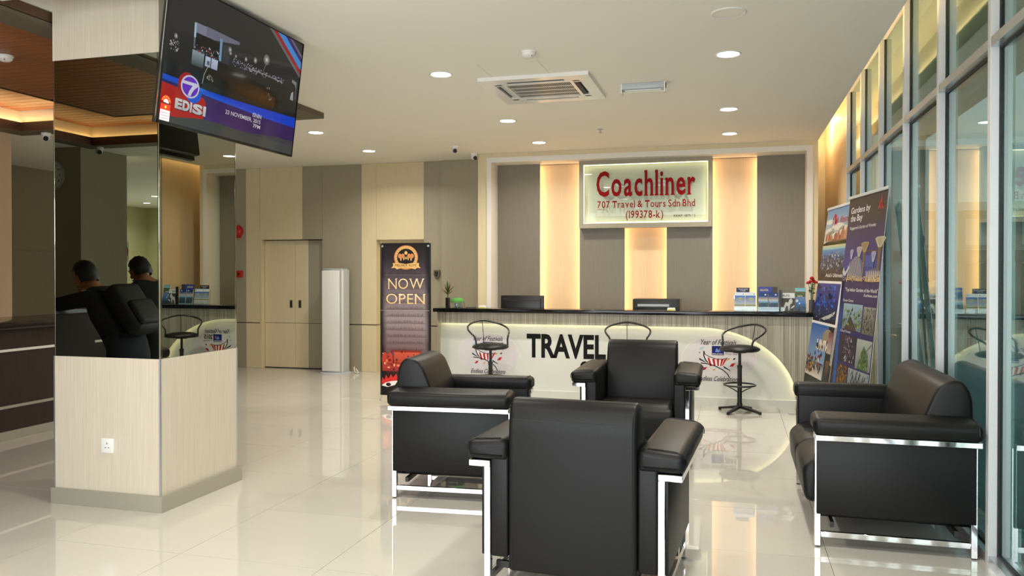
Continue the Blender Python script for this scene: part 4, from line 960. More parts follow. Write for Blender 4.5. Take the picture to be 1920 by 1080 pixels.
rb2, p = rollup('roll_up_banner', 'farther tall banner with island resort pictures, partly behind the other', .728, 8.35, -1.432, .136, .93, 2.12)
V = lambda v: .2 + .8 * v
p.rect(0, .045, 1, 1, lin(24, 20, 22)); p.n = 2
R(0, .775, 1, 1, lin(196, 196, 186), lin(90, 140, 186)); p.up()
for (x, y, rx, ry) in ((.2, .86, .2, .018), (.5, .88, .25, .02), (.75, .86, .2, .02), (.35, .84, .3, .02), (.15, .92, .15, .012)): p.ell(x, V(y), rx, ry, lin(214, 214, 204))
p.up(); Q([(0, .785), (.12, .80), (.3, .805), (.55, .83), (.8, .84), (1, .85), (1, .775), (0, .775)], lin(110, 84, 56)); Q([(0, .79), (.2, .80), (.5, .795), (.8, .80), (1, .80), (1, .77), (0, .77)], lin(84, 96, 50)); p.up()
for (x, h_, w_) in ((.10, .045, .03), (.16, .06, .03), (.22, .05, .035), (.30, .035, .05), (.46, .05, .06), (.56, .06, .05), (.72, .08, .06), (.86, .07, .08)):
    Q([(x - w_, .805), (x + w_, .805), (x + w_, .805 + h_ * .6), (x, .805 + h_), (x - w_, .805 + h_ * .6)], rnd.choice((lin(176, 110, 80), lin(150, 84, 56), lin(110, 100, 130), lin(196, 140, 100))))
R(0, .752, 1, .778, lin(120, 186, 196), lin(216, 196, 140)); R(0, .70, 1, .752, lin(40, 66, 120), lin(84, 140, 190)); R(0, .60, 1, .70, lin(40, 30, 28), lin(56, 70, 104)); p.up()
for k in range(120):
    x = rnd.uniform(0, .94); y = rnd.uniform(.625, .735); c_ = rnd.choice((lin(60, 80, 110), lin(120, 140, 160), lin(30, 30, 36), lin(90, 80, 70), lin(180, 190, 196))); p.ell(x + .03, V(y), rnd.uniform(.008, .03), rnd.uniform(.003, .008), c_, 8)
p.n = 5; rs = lin(196, 30, 50); p.line([(.28, V(.90)), (.27, V(.93)), (.33, V(.955)), (.40, V(.94)), (.36, V(.92)), (.44, V(.905))], .018, rs); p.line([(.34, V(.955)), (.36, V(.90)), (.46, V(.935)), (.47, V(.905))], .014, rs); p.text('Resorts', .55, 1.0, V(.905), V(.942), rs, .0, .3)
p.n = 5; p.text("Asia's Ultimate", .29, .97, V(.590), V(.612), Wt, .008)
p.n = 2; R(0, .552, 1, .566, Wt); R(0, .325, .93, .55, lin(10, 12, 26), lin(24, 44, 140)); R(.93, .10, 1, .566, Wt); p.up()
for k in range(110): x = rnd.uniform(.02, .88); y = rnd.uniform(.42, .54); p.ell(x, V(y), rnd.uniform(.01, .05), rnd.uniform(.005, .014), rnd.choice((lin(20, 36, 130), lin(40, 70, 180), lin(16, 20, 70), lin(60, 110, 210))), 9)
p.up(); p.poly([(.35, V(.345)), (.5, V(.36)), (.62, V(.37)), (.8, V(.39)), (.86, V(.40)), (.86, V(.385)), (.7, V(.355)), (.5, V(.338))], lin(190, 190, 186))
for k in range(30): x = rnd.uniform(.1, .85); y = rnd.uniform(.33, .41); p.ell(x, V(y), .02, .004, rnd.choice((lin(90, 96, 110), lin(150, 156, 166), lin(40, 44, 60))), 8)
p.n = 2; R(0, .31, .93, .325, Wt); R(0, .0, .72, .31, lin(150, 180, 206), lin(46, 96, 170)); R(.72, .0, 1, .31, lin(20, 18, 20)); p.up()
R(0, .0, .70, .09, lin(226, 216, 200), lin(60, 70, 90)); p.ell(.72, V(.235), .20, .045, lin(150, 140, 110), 24, .6, 4.2); p.text('UNIV', .33, .80, V(.165), V(.225), lin(232, 214, 170), .03, .1, top=lin(250, 240, 216)); p.up()
for k in range(110):
    x = rnd.uniform(0, .60); y = rnd.uniform(.02, .12) * (1 + .6 * (x > .3)); p.ell(x, V(y), rnd.uniform(.008, .028), rnd.uniform(.004, .012), rnd.choice((lin(150, 40, 40), lin(60, 50, 50), lin(200, 150, 60), lin(96, 60, 50), lin(220, 210, 200), lin(40, 44, 70))), 8)
R(.76, .16, .93, .28, lin(190, 170, 160), lin(120, 40, 60)); R(.80, .03, .93, .12, lin(30, 24, 20), lin(120, 80, 40))
p.build('banner_print', m_print, rb2, .7)
# ================================================================== THINGS ON THE COUNTER
TOP = 1.032
def holder(name, x, w, h, label, header, cards, y=9.14):
    t = thing(name, label, 'leaflet holder', (x, y, TOP), 0, 'clear leaflet holders on the counter')
    B('base', (-w / 2, w / 2, -.035, .05, 0, .003), m_clear, t); 
    bm = bmesh.new(); box(bm, -w / 2, w / 2, -.001, .001, .003, h, rot=Matrix.Rotation(math.radians(-10), 3, 'X'), piv=(0, 0, 0)); fin('back_plate', bm, m_clear, t, (0, .012, 0))
    B('front_lip', (-w / 2, w / 2, -.033, -.031, .003, .05), m_clear, t)
    for s in (-1, 1): B('side_wall', (s * w / 2 - .001, s * w / 2 + .001, -.03, .02, .003, .09), m_clear, t)
    if header: header(t)
    return t
def leaflet(name, x, w, h, z0, label, draw, y=9.125, tilt=9, group='tourist leaflets on the counter'):
    t = bpy.data.objects.new(name, None); C.objects.link(t); t.location = (x, y, TOP + z0); t.rotation_euler = (math.radians(-tilt), 0, 0)
    tag(t, label, 'leaflet', group)
    B('pages', (-w / 2, w / 2, -.002, .006, 0, h), m_paper, t)
    pp = Print(lambda u, v, hh: ((u - .5) * w, -.002 - hh, v * h), .0004); draw(pp); pp.build('cover_print', m_printmatt, t)
    return t
def beach(pp):
    pp.rect(0, 0, 1, .30, lin(222, 218, 214), lin(210, 210, 206)); pp.rect(0, .30, 1, .82, lin(190, 196, 190), lin(52, 104, 190)); pp.rect(0, .82, 1, 1, lin(226, 234, 240)); pp.up()
    pp.rect(0, .27, 1, .33, lin(120, 130, 60), lin(150, 150, 90)); pp.ell(.55, .64, .30, .07, lin(206, 214, 160)); pp.up(); pp.text('ISLAND', .3, .8, .60, .68, lin(50, 60, 50), .02); pp.ell(.85, .9, .03, .04, lin(40, 50, 60), 8); pp.rect(.7, .05, .85, .08, lin(190, 40, 50))
def city(pp):
    pp.rect(0, 0, 1, .45, lin(30, 60, 66), lin(56, 90, 110)); pp.rect(0, .45, 1, .62, lin(70, 150, 200), lin(196, 206, 210)); pp.rect(0, .62, 1, .78, lin(200, 180, 170), lin(90, 110, 150)); pp.rect(0, .78, 1, 1, lin(30, 70, 130), lin(20, 50, 110)); pp.up(); r = random.Random(4)
    for k in range(50): x = r.uniform(.02, .9); y = r.uniform(.1, .75); pp.ell(x, y, .03, .014, r.choice((lin(40, 80, 80), lin(180, 190, 190), lin(150, 80, 60), lin(40, 90, 150), lin(90, 110, 60))), 8)
    pp.rect(0, 0, 1, .05, lin(190, 210, 226)); pp.ell(.75, .90, .10, .045, lin(214, 226, 236), 14)
def sepia(pp):
    pp.rect(0, 0, 1, .72, lin(84, 76, 64), lin(60, 54, 46)); pp.rect(0, .72, 1, 1, lin(226, 230, 226)); pp.up(); pp.text('MALAYSIA', .08, .62, .80, .92, lin(60, 60, 60), .02)
    pp.poly([(.1, .02), (.2, .3), (.3, .5), (.5, .48), (.6, .66), (.75, .70), (.85, .58), (.78, .42), (.66, .4), (.6, .05), (.5, .05), (.48, .28), (.35, .3), (.25, .03)], lin(206, 204, 196)); pp.poly([(.7, .2), (.95, .34), (.98, .28), (.75, .14)], lin(230, 230, 226))
def resort(pp):
    pp.rect(0, 0, 1, .3, lin(60, 56, 56), lin(70, 110, 160)); pp.rect(0, .3, 1, .62, lin(56, 120, 190), lin(120, 140, 180)); pp.rect(0, .62, 1, .85, lin(70, 96, 56), lin(96, 110, 70)); pp.rect(0, .85, 1, 1, lin(150, 196, 210), lin(120, 190, 210)); pp.up()
    pp.ell(.15, .45, .14, .06, lin(220, 230, 236), 14); pp.rect(.2, .64, .7, .67, lin(226, 220, 200)); pp.ell(.4, .34, .08, .03, lin(236, 240, 240), 10)
def hd1(t):
    pp = Print(lambda u, v, hh: (-.09 + u * .135, .030 - hh, .205 + v * .05), .0004); pp.rect(0, 0, 1, 1, lin(30, 30, 60)); pp.text('TRAVEL DEALS', .12, .88, .60, .85, (.8, .8, .85), .01); pp.text('& TOURS', .3, .7, .25, .5, (.8, .8, .85), .01)
    B('header_backing', (-.092, .047, .031, .034, .203, .257), m_black, t); pp.build('header_card', m_printmatt, t)
def hd2(t):
    pp = Print(lambda u, v, hh: (-.10 + u * .145, .030 - hh, .19 + v * .075), .0004); pp.rect(0, 0, 1, 1, lin(52, 66, 150), lin(60, 76, 166)); pp.text('MALAYSIA', .12, .72, .42, .72, lin(226, 214, 110), .02); pp.rect(0, 0, .35, .14, lin(190, 50, 60))
    B('header_backing', (-.102, .098, .031, .034, .188, .267), mat('brown_card', lin(70, 60, 52), .5), t); pp.build('header_card', m_printmatt, t)
holder('leaflet_holder', .125, .235, .20, 'clear leaflet holder, leftmost on the counter, with dark header card', hd1, 0)
holder('leaflet_holder', .365, .22, .24, 'clear leaflet holder, middle of three, with blue MALAYSIA header', hd2, 0)
holder('leaflet_holder', .625, .26, .27, 'clear leaflet holder, rightmost of three, next to red roses', None, 0)
leaflet('leaflet', .068, .108, .205, .004, 'pale blue beach leaflet, leftmost of all on the counter', beach); leaflet('leaflet', .182, .108, .205, .004, 'pale blue beach leaflet, second from left on the counter', beach)
leaflet('leaflet', .313, .098, .20, .004, 'blue city leaflet, left one in the middle holder', city); leaflet('leaflet', .420, .098, .20, .004, 'blue city leaflet, right one in the middle holder', city)
leaflet('leaflet', .572, .135, .20, .004, 'black and white leaflet in the rightmost holder', sepia, 9.12); leaflet('leaflet', .700, .105, .255, .004, 'blue and green resort leaflet at the right end of the holders', resort, 9.15)
tag(B('booklet', (.478, .506, 9.11, 9.13, TOP, TOP + .235), m_black, None), 'dark booklet standing on edge between middle and right leaflet holders', 'booklet')

def rose_vase(x, y):
    t = thing('rose_vase', 'dark square vase with artificial red roses at right end of counter', 'flower vase', (x, y, TOP))
    PR('vase', rounded([(-.028, -.028), (.028, -.028), (.028, .028), (-.028, .028)], .006), 'z', 0, .13, m_vase, t)
    rr = random.Random(2)
    for k, (dx, dy, dz) in enumerate(((-.0, 0, .37), (-.035, .01, .32), (.035, -.01, .325), (.012, .02, .345), (-.012, -.02, .335))):
        sxx = TB('stem', [(0, 0, .08), (dx * .4, dy, .2), (dx, dy, dz)], .003, m_leaf, t, seg=5)
        bm = bmesh.new()
        for a in range(9):
            an = a * 2.4; rad = .004 + a * .0022
            ps_ = bmesh.ops.create_uvsphere(bm, u_segments=8, v_segments=6, radius=.011)['verts']; bmesh.ops.scale(bm, vec=(1, .45, 1.15), verts=ps_); bmesh.ops.rotate(bm, verts=ps_, cent=(0, 0, 0), matrix=Matrix.Rotation(an, 3, 'Z')); bmesh.ops.translate(bm, verts=ps_, vec=(dx + math.cos(an + PI / 2) * rad, dy + math.sin(an + PI / 2) * rad, dz - a * .0012))
        fin('rose', bm, m_rose, t, smooth=60)
    bm = bmesh.new()
    for k in range(12):
        an = rr.uniform(0, 2 * PI); z = rr.uniform(.19, .29); L_ = .04; c_, s_ = math.cos(an), math.sin(an)
        v = [bm.verts.new(q) for q in ((0, 0, z), (c_ * L_ * .5 - s_ * .012, s_ * L_ * .5 + c_ * .012, z + .012), (c_ * L_, s_ * L_, z + .006), (c_ * L_ * .5 + s_ * .012, s_ * L_ * .5 - c_ * .012, z + .014))]; bm.faces.new(v)
    f = fin('leaves', bm, m_leaf, t); f['kind'] = 'stuff'
rose_vase(.812, 9.13)
pt = thing('spiky_plant', 'small spiky green and red plant in narrow dark vase, left end of counter', 'plant', (-3.335, 9.14, TOP))
PR('vase', rounded([(-.024, -.024), (.024, -.024), (.024, .024), (-.024, .024)], .005), 'z', 0, .12, m_vase, pt)
TB('stem', [(0, 0, .10), (0, 0, .19)], .005, m_leaf, pt, seg=6)
rr = random.Random(8)
for k in range(26):
    bm = bmesh.new(); an = k * 2.39996; el_ = math.radians(12 + 68 * (k / 26)); L_ = rr.uniform(.11, .16); z0_ = .155 + .04 * k / 26
    pts_ = []
    for t_ in (0, .35, .7, 1): r_ = L_ * t_ * math.sin(math.radians(85) - el_ * .9 + .0); pts_.append((r_, z0_ + L_ * t_ * math.cos(math.radians(85) - el_ * .9) - .01 * t_ * t_))
    wd = (.004, .009, .007, .0005); c_, s_ = math.cos(an), math.sin(an)
    L0 = [bm.verts.new((c_ * r_ - s_ * w_, s_ * r_ + c_ * w_, z_)) for (r_, z_), w_ in zip(pts_, wd)]; L1 = [bm.verts.new((c_ * r_ + s_ * w_, s_ * r_ - c_ * w_, z_)) for (r_, z_), w_ in zip(pts_, wd)]
    for i in range(3): bm.faces.new((L0[i], L0[i + 1], L1[i + 1], L1[i]))
    fin('leaf', bm, m_leafred if k % 3 == 0 else m_leaf, pt)
jr = thing('glass_jar', 'clear glass jar of sweets under a domed green cover', 'jar', (-3.21, 9.13, TOP))
LA('jar', [(0, 0), (.068, 0), (.075, .03), (.072, .068), (.068, .075), (.066, .07), (.069, .03), (.062, .006), (0, .006)], m_clear, jr, seg=28)
LA('green_cover', [(.085, .068), (.086, .074), (.075, .098), (.05, .116), (.02, .122), (0, .123)], m_green, jr, seg=28)
bm = bmesh.new()
for k in range(40): v_ = bmesh.ops.create_icosphere(bm, subdivisions=1, radius=.009)['verts']; a_2 = rr.uniform(0, 6.28); q_ = rr.uniform(0, .052); bmesh.ops.translate(bm, verts=v_, vec=(q_ * math.cos(a_2), q_ * math.sin(a_2), .016 + rr.uniform(0, .03)))
s_ = fin('sweets', bm, m_paper, jr); s_['kind'] = 'stuff'
TB('wire_handle', [(.078, -.02, .07), (.095, -.02, .05), (.105, -.02, .003)], .003, m_fascia, jr, seg=6)
pen = TB('pen', [(-3.08, 9.06, TOP + .006), (-2.96, 9.10, TOP + .006)], [.005, .005], m_black, None, seg=8); tag(pen, 'dark pen lying on the counter beside the green-covered jar', 'pen')
for (x, lb_) in ((-2.86, 'small white and yellow card box near the left end of the counter'), (-.66, 'small white and yellow card box in front of the black printer')):
    t = thing('card_box', lb_, 'card box', (x, 9.03 if x < -1 else 9.00, TOP), 0, 'card boxes on the counter')
    B('tray', (-.045, .045, -.02, .03, 0, .022), m_glassware, t, bev=.002, seg=1); B('cards', (-.040, .040, -.016, .022, .012, .034), m_paper, t); B('yellow_label', (-.042, .042, -.022, -.020, .002, .018), mat('yellow_print', lin(214, 204, 80), .5), t)
def monitor(x, y, label, w=.53, h=.33, top=1.17):
    t = thing('computer_monitor', label, 'monitor', (x, y, .75))
    zt = top - .75
    B('panel', (-w / 2, w / 2, 0, .04, zt - h, zt), m_black, t, bev=.008); B('rear_bulge', (-w / 2 + .03, w / 2 - .03, -.035, .005, zt - h + .04, zt - .035), m_black, t, bev=.012)
    B('vent_slot', (-w / 2 + .06, w / 2 - .06, -.037, -.034, zt - .062, zt - .054), m_grille, t); B('stand', (-.03, .03, -.05, 0, .01, .2), m_black, t); B('foot', (-.12, .12, -.10, .08, 0, .012), m_black, t)
monitor(-2.48, 9.42, 'black computer monitor seen from behind at the left of the counter', .54, .36, 1.178)
pr_ = thing('printer', 'black printer with grey paper tray behind the middle of the counter', 'printer', (-.86, 9.48, .75))
B('body', (-.27, .27, -.12, .14, .0, .40), m_black, pr_, bev=.01); B('paper_flap', (-.21, .15, -.155, -.12, .315, .34), m_silver, pr_); B('output_tray', (-.24, .24, -.17, -.12, .295, .312), m_black, pr_, bev=.003)

# ================================================================== LEFT COUNTER
lc = thing('side_counter', 'long dark brown counter with two pale strips behind the pillar', 'counter', (-6.05, 3.2, 0))
L0_, L1_ = -2.4, 3.8
B('body', (-.62, 0, L0_, L1_, .08, .965), m_brown, lc); B('plinth', (-.60, .0, L0_, L1_, 0, .08), m_skirt, lc)
B('pale_strip', (-.002, .006, L0_, L1_, .768, .790), m_paper, lc); B('pale_strip', (-.002, .006, L0_, L1_, .278, .302), m_skirt, lc)
B('bar_return', (.085, .63, -.83, .05, 0, 1.11), m_brown, lc); B('bar_return_top', (.08, .66, -.86, .08, 1.11, 1.15), m_granite, lc)
kt = B('side_countertop', (-6.72, -5.97, .75, 7.05, .966, 1.03), m_granite, None, bev=.004); tag(kt, 'black stone top of the dark brown side counter', 'countertop')
# hall pillar and clock (seen in the mirror)
struct(B('wall_hall_pier', (-9.0, -7.98, -.95, -.15, 0, H), m_gray))
ck = thing('wall_clock', 'round silver wall clock, seen in the pillar mirror', 'clock', (-8.42, -.15, 2.70))
bm = bmesh.new(); lathe(bm, [(0, 0), (.20, 0), (.205, .02), (.20, .035), (.185, .035), (.18, .022), (0, .022)], seg=36); bmesh.ops.rotate(bm, verts=bm.verts, cent=(0, 0, 0), matrix=Matrix.Rotation(-PI / 2, 3, 'X')); fin('case', bm, m_silver, ck, smooth=40)
pp = Print(lambda u, v, h: (-u * .18, .0225 + h, v * .18)); pp.ell(0, 0, 1, 1, lin(226, 228, 226), 36); pp.up()
for k in range(12):
    a = PI / 2 - k * PI / 6; nx, ny = math.cos(a) * .78, math.sin(a) * .78; tx = '12' if k == 0 else str(k); w_ = .06 * len(tx); pp.n = 2; pp.text(tx, nx - w_, nx + w_, ny - .08, ny + .08, (.02, .02, .02), .01)
pp.n = 4; pp.line([(0, 0), (.33, -.42)], .06, (.01, .01, .01)); pp.line([(0, 0), (.62, -.36)], .04, (.01, .01, .01)); pp.build('dial', m_decal, ck)
ns = thing('no_smoking_sign', 'round red and white no smoking sign, seen in the pillar mirror', 'sign', (-8.14, -1.02, 1.75))
pp = Print(lambda u, v, h: (.004 + h, u * .13, v * .13)); pp.ell(0, 0, 1, 1, lin(190, 24, 30), 30); pp.up(); pp.ell(0, 0, .78, .78, lin(236, 236, 232), 30); pp.up(); pp.rect(-.5, -.1, .45, .08, (.01, .01, .01)); pp.rect(.3, -.1, .45, .08, lin(214, 60, 40)); pp.up(); pp.line([(-.55, .55), (.55, -.55)], .16, lin(190, 24, 30)); pp.build('sign_print', m_decal, ns)
B('plate', (-.02, .004, -.14, .14, -.14, .14), m_white, ns)

# ================================================================== PEOPLE
def skin(name, verts, edges, m, parent, sub=2, smooth_=True):
    me = bpy.data.meshes.new(name); me.from_pydata([v[:3] for v in verts], edges, [])
    o = bpy.data.objects.new(name, me); C.objects.link(o); me.materials.append(m)
    md = o.modifiers.new('s', 'SKIN'); md.use_smooth_shade = True
    for i, v in enumerate(verts):
        sv = me.skin_vertices[0].data[i]; r = v[3]; sv.radius = r if isinstance(r, tuple) else (r, r); sv.use_root = (i == 0)
    sb = o.modifiers.new('d', 'SUBSURF'); sb.levels = sub; sb.render_levels = sub
    dg = bpy.context.evaluated_depsgraph_get(); me2 = bpy.data.meshes.new_from_object(o.evaluated_get(dg))
    bpy.data.objects.remove(o)
    for p_ in me2.polygons: p_.use_smooth = True
    q = bpy.data.objects.new(name, me2); C.objects.link(q); q.parent = parent
    return q
def finger_chain(base, d, bend, L_, r, n=3):
    pts = [Vector(base)]; d = Vector(d).normalized(); b = Vector(bend)
    for k in range(n): d = (d + b * .35).normalized(); pts.append(pts[-1] + d * L_ / n)
    return [(*q, r * (1 - .12 * i)) for i, q in enumerate(pts)]
def hand(parent, wrist, d, nrm, side):
    """palm and five fingers; d forward, nrm palm-down normal, side towards the thumb"""
    w = Vector(wrist); d = Vector(d).normalized(); nrm = Vector(nrm).normalized(); side = Vector(side).normalized()
    c = w + d * .05
    verts = [(*w, (.024, .020)), (*(w + d * .035), (.036, .016)), (*(w + d * .08), (.038, .014))]
    skin('palm', verts, [(0, 1), (1, 2)], m_skin, parent, 1)
    for k, (off, ln) in enumerate(((.030, .068), (.010, .076), (-.010, .072), (-.029, .056))):
        ch_ = finger_chain(w + d * .075 + side * off, d, nrm, ln, .0085); skin('finger', ch_, [(i, i + 1) for i in range(3)], m_skin, parent, 1)
    ch_ = finger_chain(w + d * .03 + side * .032, d * .6 + side * .7, nrm, .055, .010); skin('thumb', ch_, [(i, i + 1) for i in range(3)], m_skin, parent, 1)
def person(name, label, loc, rz, J, skin_arms=True, bag=False, shirt=m_cloth, scale=1.0, legs=m_jeans):
    """J: joint positions in local space, facing -X"""
    t = thing(name, label, 'person', loc, rz); t.scale = (scale,) * 3
    g = lambda k: Vector(J[k])
    hd_, nk = g('head'), g('neck')
    # body: one continuous surface
    names = ['pelvis', 'waist', 'chest', 'neck', 'skull', 'shl', 'ell', 'wrl', 'shr', 'elr', 'wrr', 'hpl', 'knl', 'anl', 'tol', 'hpr', 'knr', 'anr', 'tor']
    pos = {'skull': nk + (hd_ - nk) * .55}
    rad = dict(pelvis=(.155, .125), waist=(.148, .115), chest=(.165, .125), neck=.055, skull=.06, shl=.062, ell=.043, wrl=.030, shr=.062, elr=.043, wrr=.030, hpl=.098, knl=.062, anl=.040, tol=.036, hpr=.098, knr=.062, anr=.040, tor=.036)
    V_ = [(*(pos.get(k) or g(k)), rad[k]) for k in names]
    ix = {k: i for i, k in enumerate(names)}
    E_ = [(ix[a], ix[b]) for a, b in (('pelvis', 'waist'), ('waist', 'chest'), ('chest', 'neck'), ('neck', 'skull'), ('chest', 'shl'), ('shl', 'ell'), ('ell', 'wrl'), ('chest', 'shr'), ('shr', 'elr'), ('elr', 'wrr'), ('pelvis', 'hpl'), ('hpl', 'knl'), ('knl', 'anl'), ('anl', 'tol'), ('pelvis', 'hpr'), ('hpr', 'knr'), ('knr', 'anr'), ('anr', 'tor'))]
    bd = skin('body', V_, E_, m_skin, t)
    segs = [(names[a], names[b]) for a, b in E_]
    P3 = {k: Vector(V_[i][:3]) for i, k in enumerate(names)}
    def garment(nm, m, test, off):
        me = bd.data; vs_ = me.vertices; keep = []
        for p_ in me.polygons:
            c_ = p_.center; best = None
            for a, b in segs:
                A, D = P3[a], P3[b]; ab = D - A; tt = max(0, min(1, (c_ - A).dot(ab) / ab.length_squared)); d_ = (c_ - A - ab * tt).length
                if best is None or d_ < best[0]: best = (d_, a, b, tt)
            if test(best[1], best[2], best[3], c_): keep.append(p_)
        idx = {}; co = []; fs = []
        for p_ in keep:
            f_ = []
            for vi in p_.vertices:
                if vi not in idx: idx[vi] = len(co); v_ = vs_[vi]; co.append(v_.co + v_.normal * off)
                f_.append(idx[vi])
            fs.append(f_)
        mg = bpy.data.meshes.new(nm); mg.from_pydata(co, [], fs)
        for p_ in mg.polygons: p_.use_smooth = True
        o = link(nm, mg, m, t); sd = o.modifiers.new('thickness', 'SOLIDIFY'); sd.thickness = .006; sd.offset = -1
        return o
    arm_ = ('shl', 'shr')
    garment('shirt', shirt, lambda a, b, tt, c_: (a in ('pelvis', 'waist') and b in ('waist', 'chest')) or (a == 'chest' and b == 'neck' and tt < .75) or (a == 'chest' and b in arm_) or (a in arm_ and tt < .75), .014)
    garment('trousers', legs, lambda a, b, tt, c_: a in ('hpl', 'hpr') or b in ('hpl', 'hpr') or (a in ('knl', 'knr') and tt < .96) or (a == 'pelvis' and b == 'waist' and tt < .25), .016)
    for a, b in (('anl', 'tol'), ('anr', 'tor')):
        q0, q1 = g(a), g(b); skin('shoe', [(q0.x + .03, q0.y, .045, (.045, .045)), (q0.x - .04, q0.y, .045, (.046, .045)), (q1.x - .03, q1.y, .035, (.048, .034))], [(0, 1), (1, 2)], m_black, t, 1)
    # head with face
    f = Vector(J['face']).normalized(); up_ = Vector(J.get('up', (0, 0, 1))).normalized(); sd_ = up_.cross(f).normalized(); up_ = f.cross(sd_).normalized()
    M4 = Matrix((( *f, 0), (*sd_, 0), (*up_, 0), (0, 0, 0, 1))).transposed(); M4.translation = hd_
    bm = bmesh.new(); bmesh.ops.create_uvsphere(bm, u_segments=24, v_segments=18, radius=1)
    for v in bm.verts:
        x, y, z = v.co; jaw = max(0, -z)
        v.co = Vector((x * .095 * (1 - .10 * jaw) + .004, y * .075 * (1 - .30 * jaw), z * .118))
        if x > .4 and z < -.5: v.co.x += .012
        if x > .7: v.co.x -= .010 * (x - .7)
    def blob(c, s):
        vs_ = bmesh.ops.create_uvsphere(bm, u_segments=10, v_segments=8, radius=1)['verts']
        for v in vs_: v.co = Vector((c[0] + v.co.x * s[0], c[1] + v.co.y * s[1], c[2] + v.co.z * s[2]))
    blob((.102, 0, -.018), (.020, .013, .022)); blob((.094, 0, .006), (.014, .009, .026))            # nose
    blob((.091, 0, -.058), (.012, .024, .006)); blob((.090, 0, -.067), (.012, .020, .006))           # lips
    blob((.088, 0, -.098), (.018, .024, .016))                                                       # chin
    for s in (-1, 1):
        blob((-.004, s * .076, -.006), (.018, .008, .032)); blob((.078, s * .032, .026), (.016, .022, .007))
    bmesh.ops.transform(bm, matrix=M4, verts=bm.verts); hh = fin('head', bm, m_skin, t, smooth=80)
    for s in (-1, 1):
        bm = bmesh.new(); vs_ = bmesh.ops.create_uvsphere(bm, u_segments=10, v_segments=8, radius=.012)['verts']; bmesh.ops.translate(bm, verts=vs_, vec=(.080, s * .030, .010)); bmesh.ops.transform(bm, matrix=M4, verts=bm.verts); fin('eye', bm, m_black, hh, smooth=80)
    bm = bmesh.new(); bmesh.ops.create_uvsphere(bm, u_segments=24, v_segments=18, radius=1); rr_ = random.Random(len(label))
    for v in list(bm.verts):
        x, y, z = v.co
        if (x > .35 and z < .45) or z < -.62 or (x > .05 and z < -.15): bm.verts.remove(v); continue
        k = 1 + rr_.uniform(-.03, .07); v.co = Vector((x * .108 * k, y * .089 * k, z * .130 * k + .006))
    bmesh.ops.transform(bm, matrix=M4, verts=bm.verts); fin('hair', bm, m_hair, t, smooth=80)
    for s, w_, e_ in ((1, 'wrl', 'ell'), (-1, 'wrr', 'elr')):
        d_ = (g(w_) - g(e_)).normalized(); hand(t, g(w_) + d_ * .01, d_, (0, 0, -1), (0, s * -1, 0))
    if bag:
        c_, d_ = g('chest'), (g('neck') - g('pelvis')).normalized(); bk = Vector((.9, 0, .35)).normalized()
        ax = d_; bk = (bk - ax * bk.dot(ax)).normalized(); sdv = ax.cross(bk)
        Mb = Matrix(((*bk, 0), (*sdv, 0), (*ax, 0), (0, 0, 0, 1))).transposed(); Mb.translation = c_ + bk * .17 - ax * .17
        b_ = tag(bpy.data.objects.new('backpack', None), 'black backpack worn by the man leaning on the side counter', 'backpack'); C.objects.link(b_)
        b_.matrix_world = Matrix.Translation(loc) @ Matrix.Rotation(rz, 4, 'Z') @ Matrix.Scale(scale, 4) @ Mb
        B('bag_body', (-.07, .09, -.16, .16, -.24, .22), m_bag, b_, bev=.06, seg=4); B('front_pocket', (.07, .13, -.13, .13, -.21, .02), m_bag, b_, bev=.03, seg=3)
        for s in (-1, 1): TB('shoulder_strap', smoothpath([(-.04, s * .10, .20), (-.13, s * .11, .26), (-.24, s * .12, .18), (-.27, s * .13, .02), (-.20, s * .15, -.12), (-.06, s * .14, -.2)], 4), .014, m_bag, b_, seg=6)
        TB('carry_loop', smoothpath([(-.02, -.03, .21), (-.02, 0, .245), (-.02, .03, .21)], 3), .006, m_bag, b_, seg=6)
    return t
# man with backpack leaning on the side counter (facing -X)
J1 = dict(pelvis=(.14, 0, .93), waist=(.05, 0, 1.06), chest=(-.08, 0, 1.27), neck=(-.20, .01, 1.40), head=(-.29, .01, 1.50),
          shl=(-.12, -.17, 1.32), ell=(-.44, -.22, 1.25), wrl=(-.76, -.10, 1.25), shr=(-.12, .17, 1.32), elr=(-.46, .24, 1.25), wrr=(-.80, .06, 1.25),
          hpl=(.14, -.10, .88), knl=(.12, -.11, .50), anl=(.16, -.12, .09), tol=(.04, -.13, .04), hpr=(.14, .10, .88), knr=(.08, .11, .50), anr=(.10, .12, .09), tor=(-.02, .13, .04), face=(-1, .1, -.35), up=(-.35, 0, 1))
person('person', 'man in black shirt with backpack leaning on side counter, seen in the mirror', (-4.70, 2.93, 0), 0, J1, bag=True, scale=.95)
J2 = dict(pelvis=(.10, 0, .95), waist=(.06, 0, 1.09), chest=(.0, 0, 1.32), neck=(-.09, .0, 1.47), head=(-.17, .0, 1.565),
          shl=(-.02, -.18, 1.38), ell=(-.10, -.24, 1.13), wrl=(-.30, -.14, 1.08), shr=(-.02, .18, 1.38), elr=(-.12, .24, 1.13), wrr=(-.33, .10, 1.08),
          hpl=(.10, -.10, .90), knl=(.08, -.11, .50), anl=(.12, -.12, .09), tol=(.0, -.13, .04), hpr=(.10, .10, .90), knr=(.06, .11, .50), anr=(.08, .12, .09), tor=(-.04, .13, .04), face=(-1, .25, -.45), up=(-.4, 0, 1))
person('person', 'dark-haired man in black looking down, right of the two in the mirror', (-4.78, 2.42, 0), .25, J2, legs=m_cloth, scale=.94)

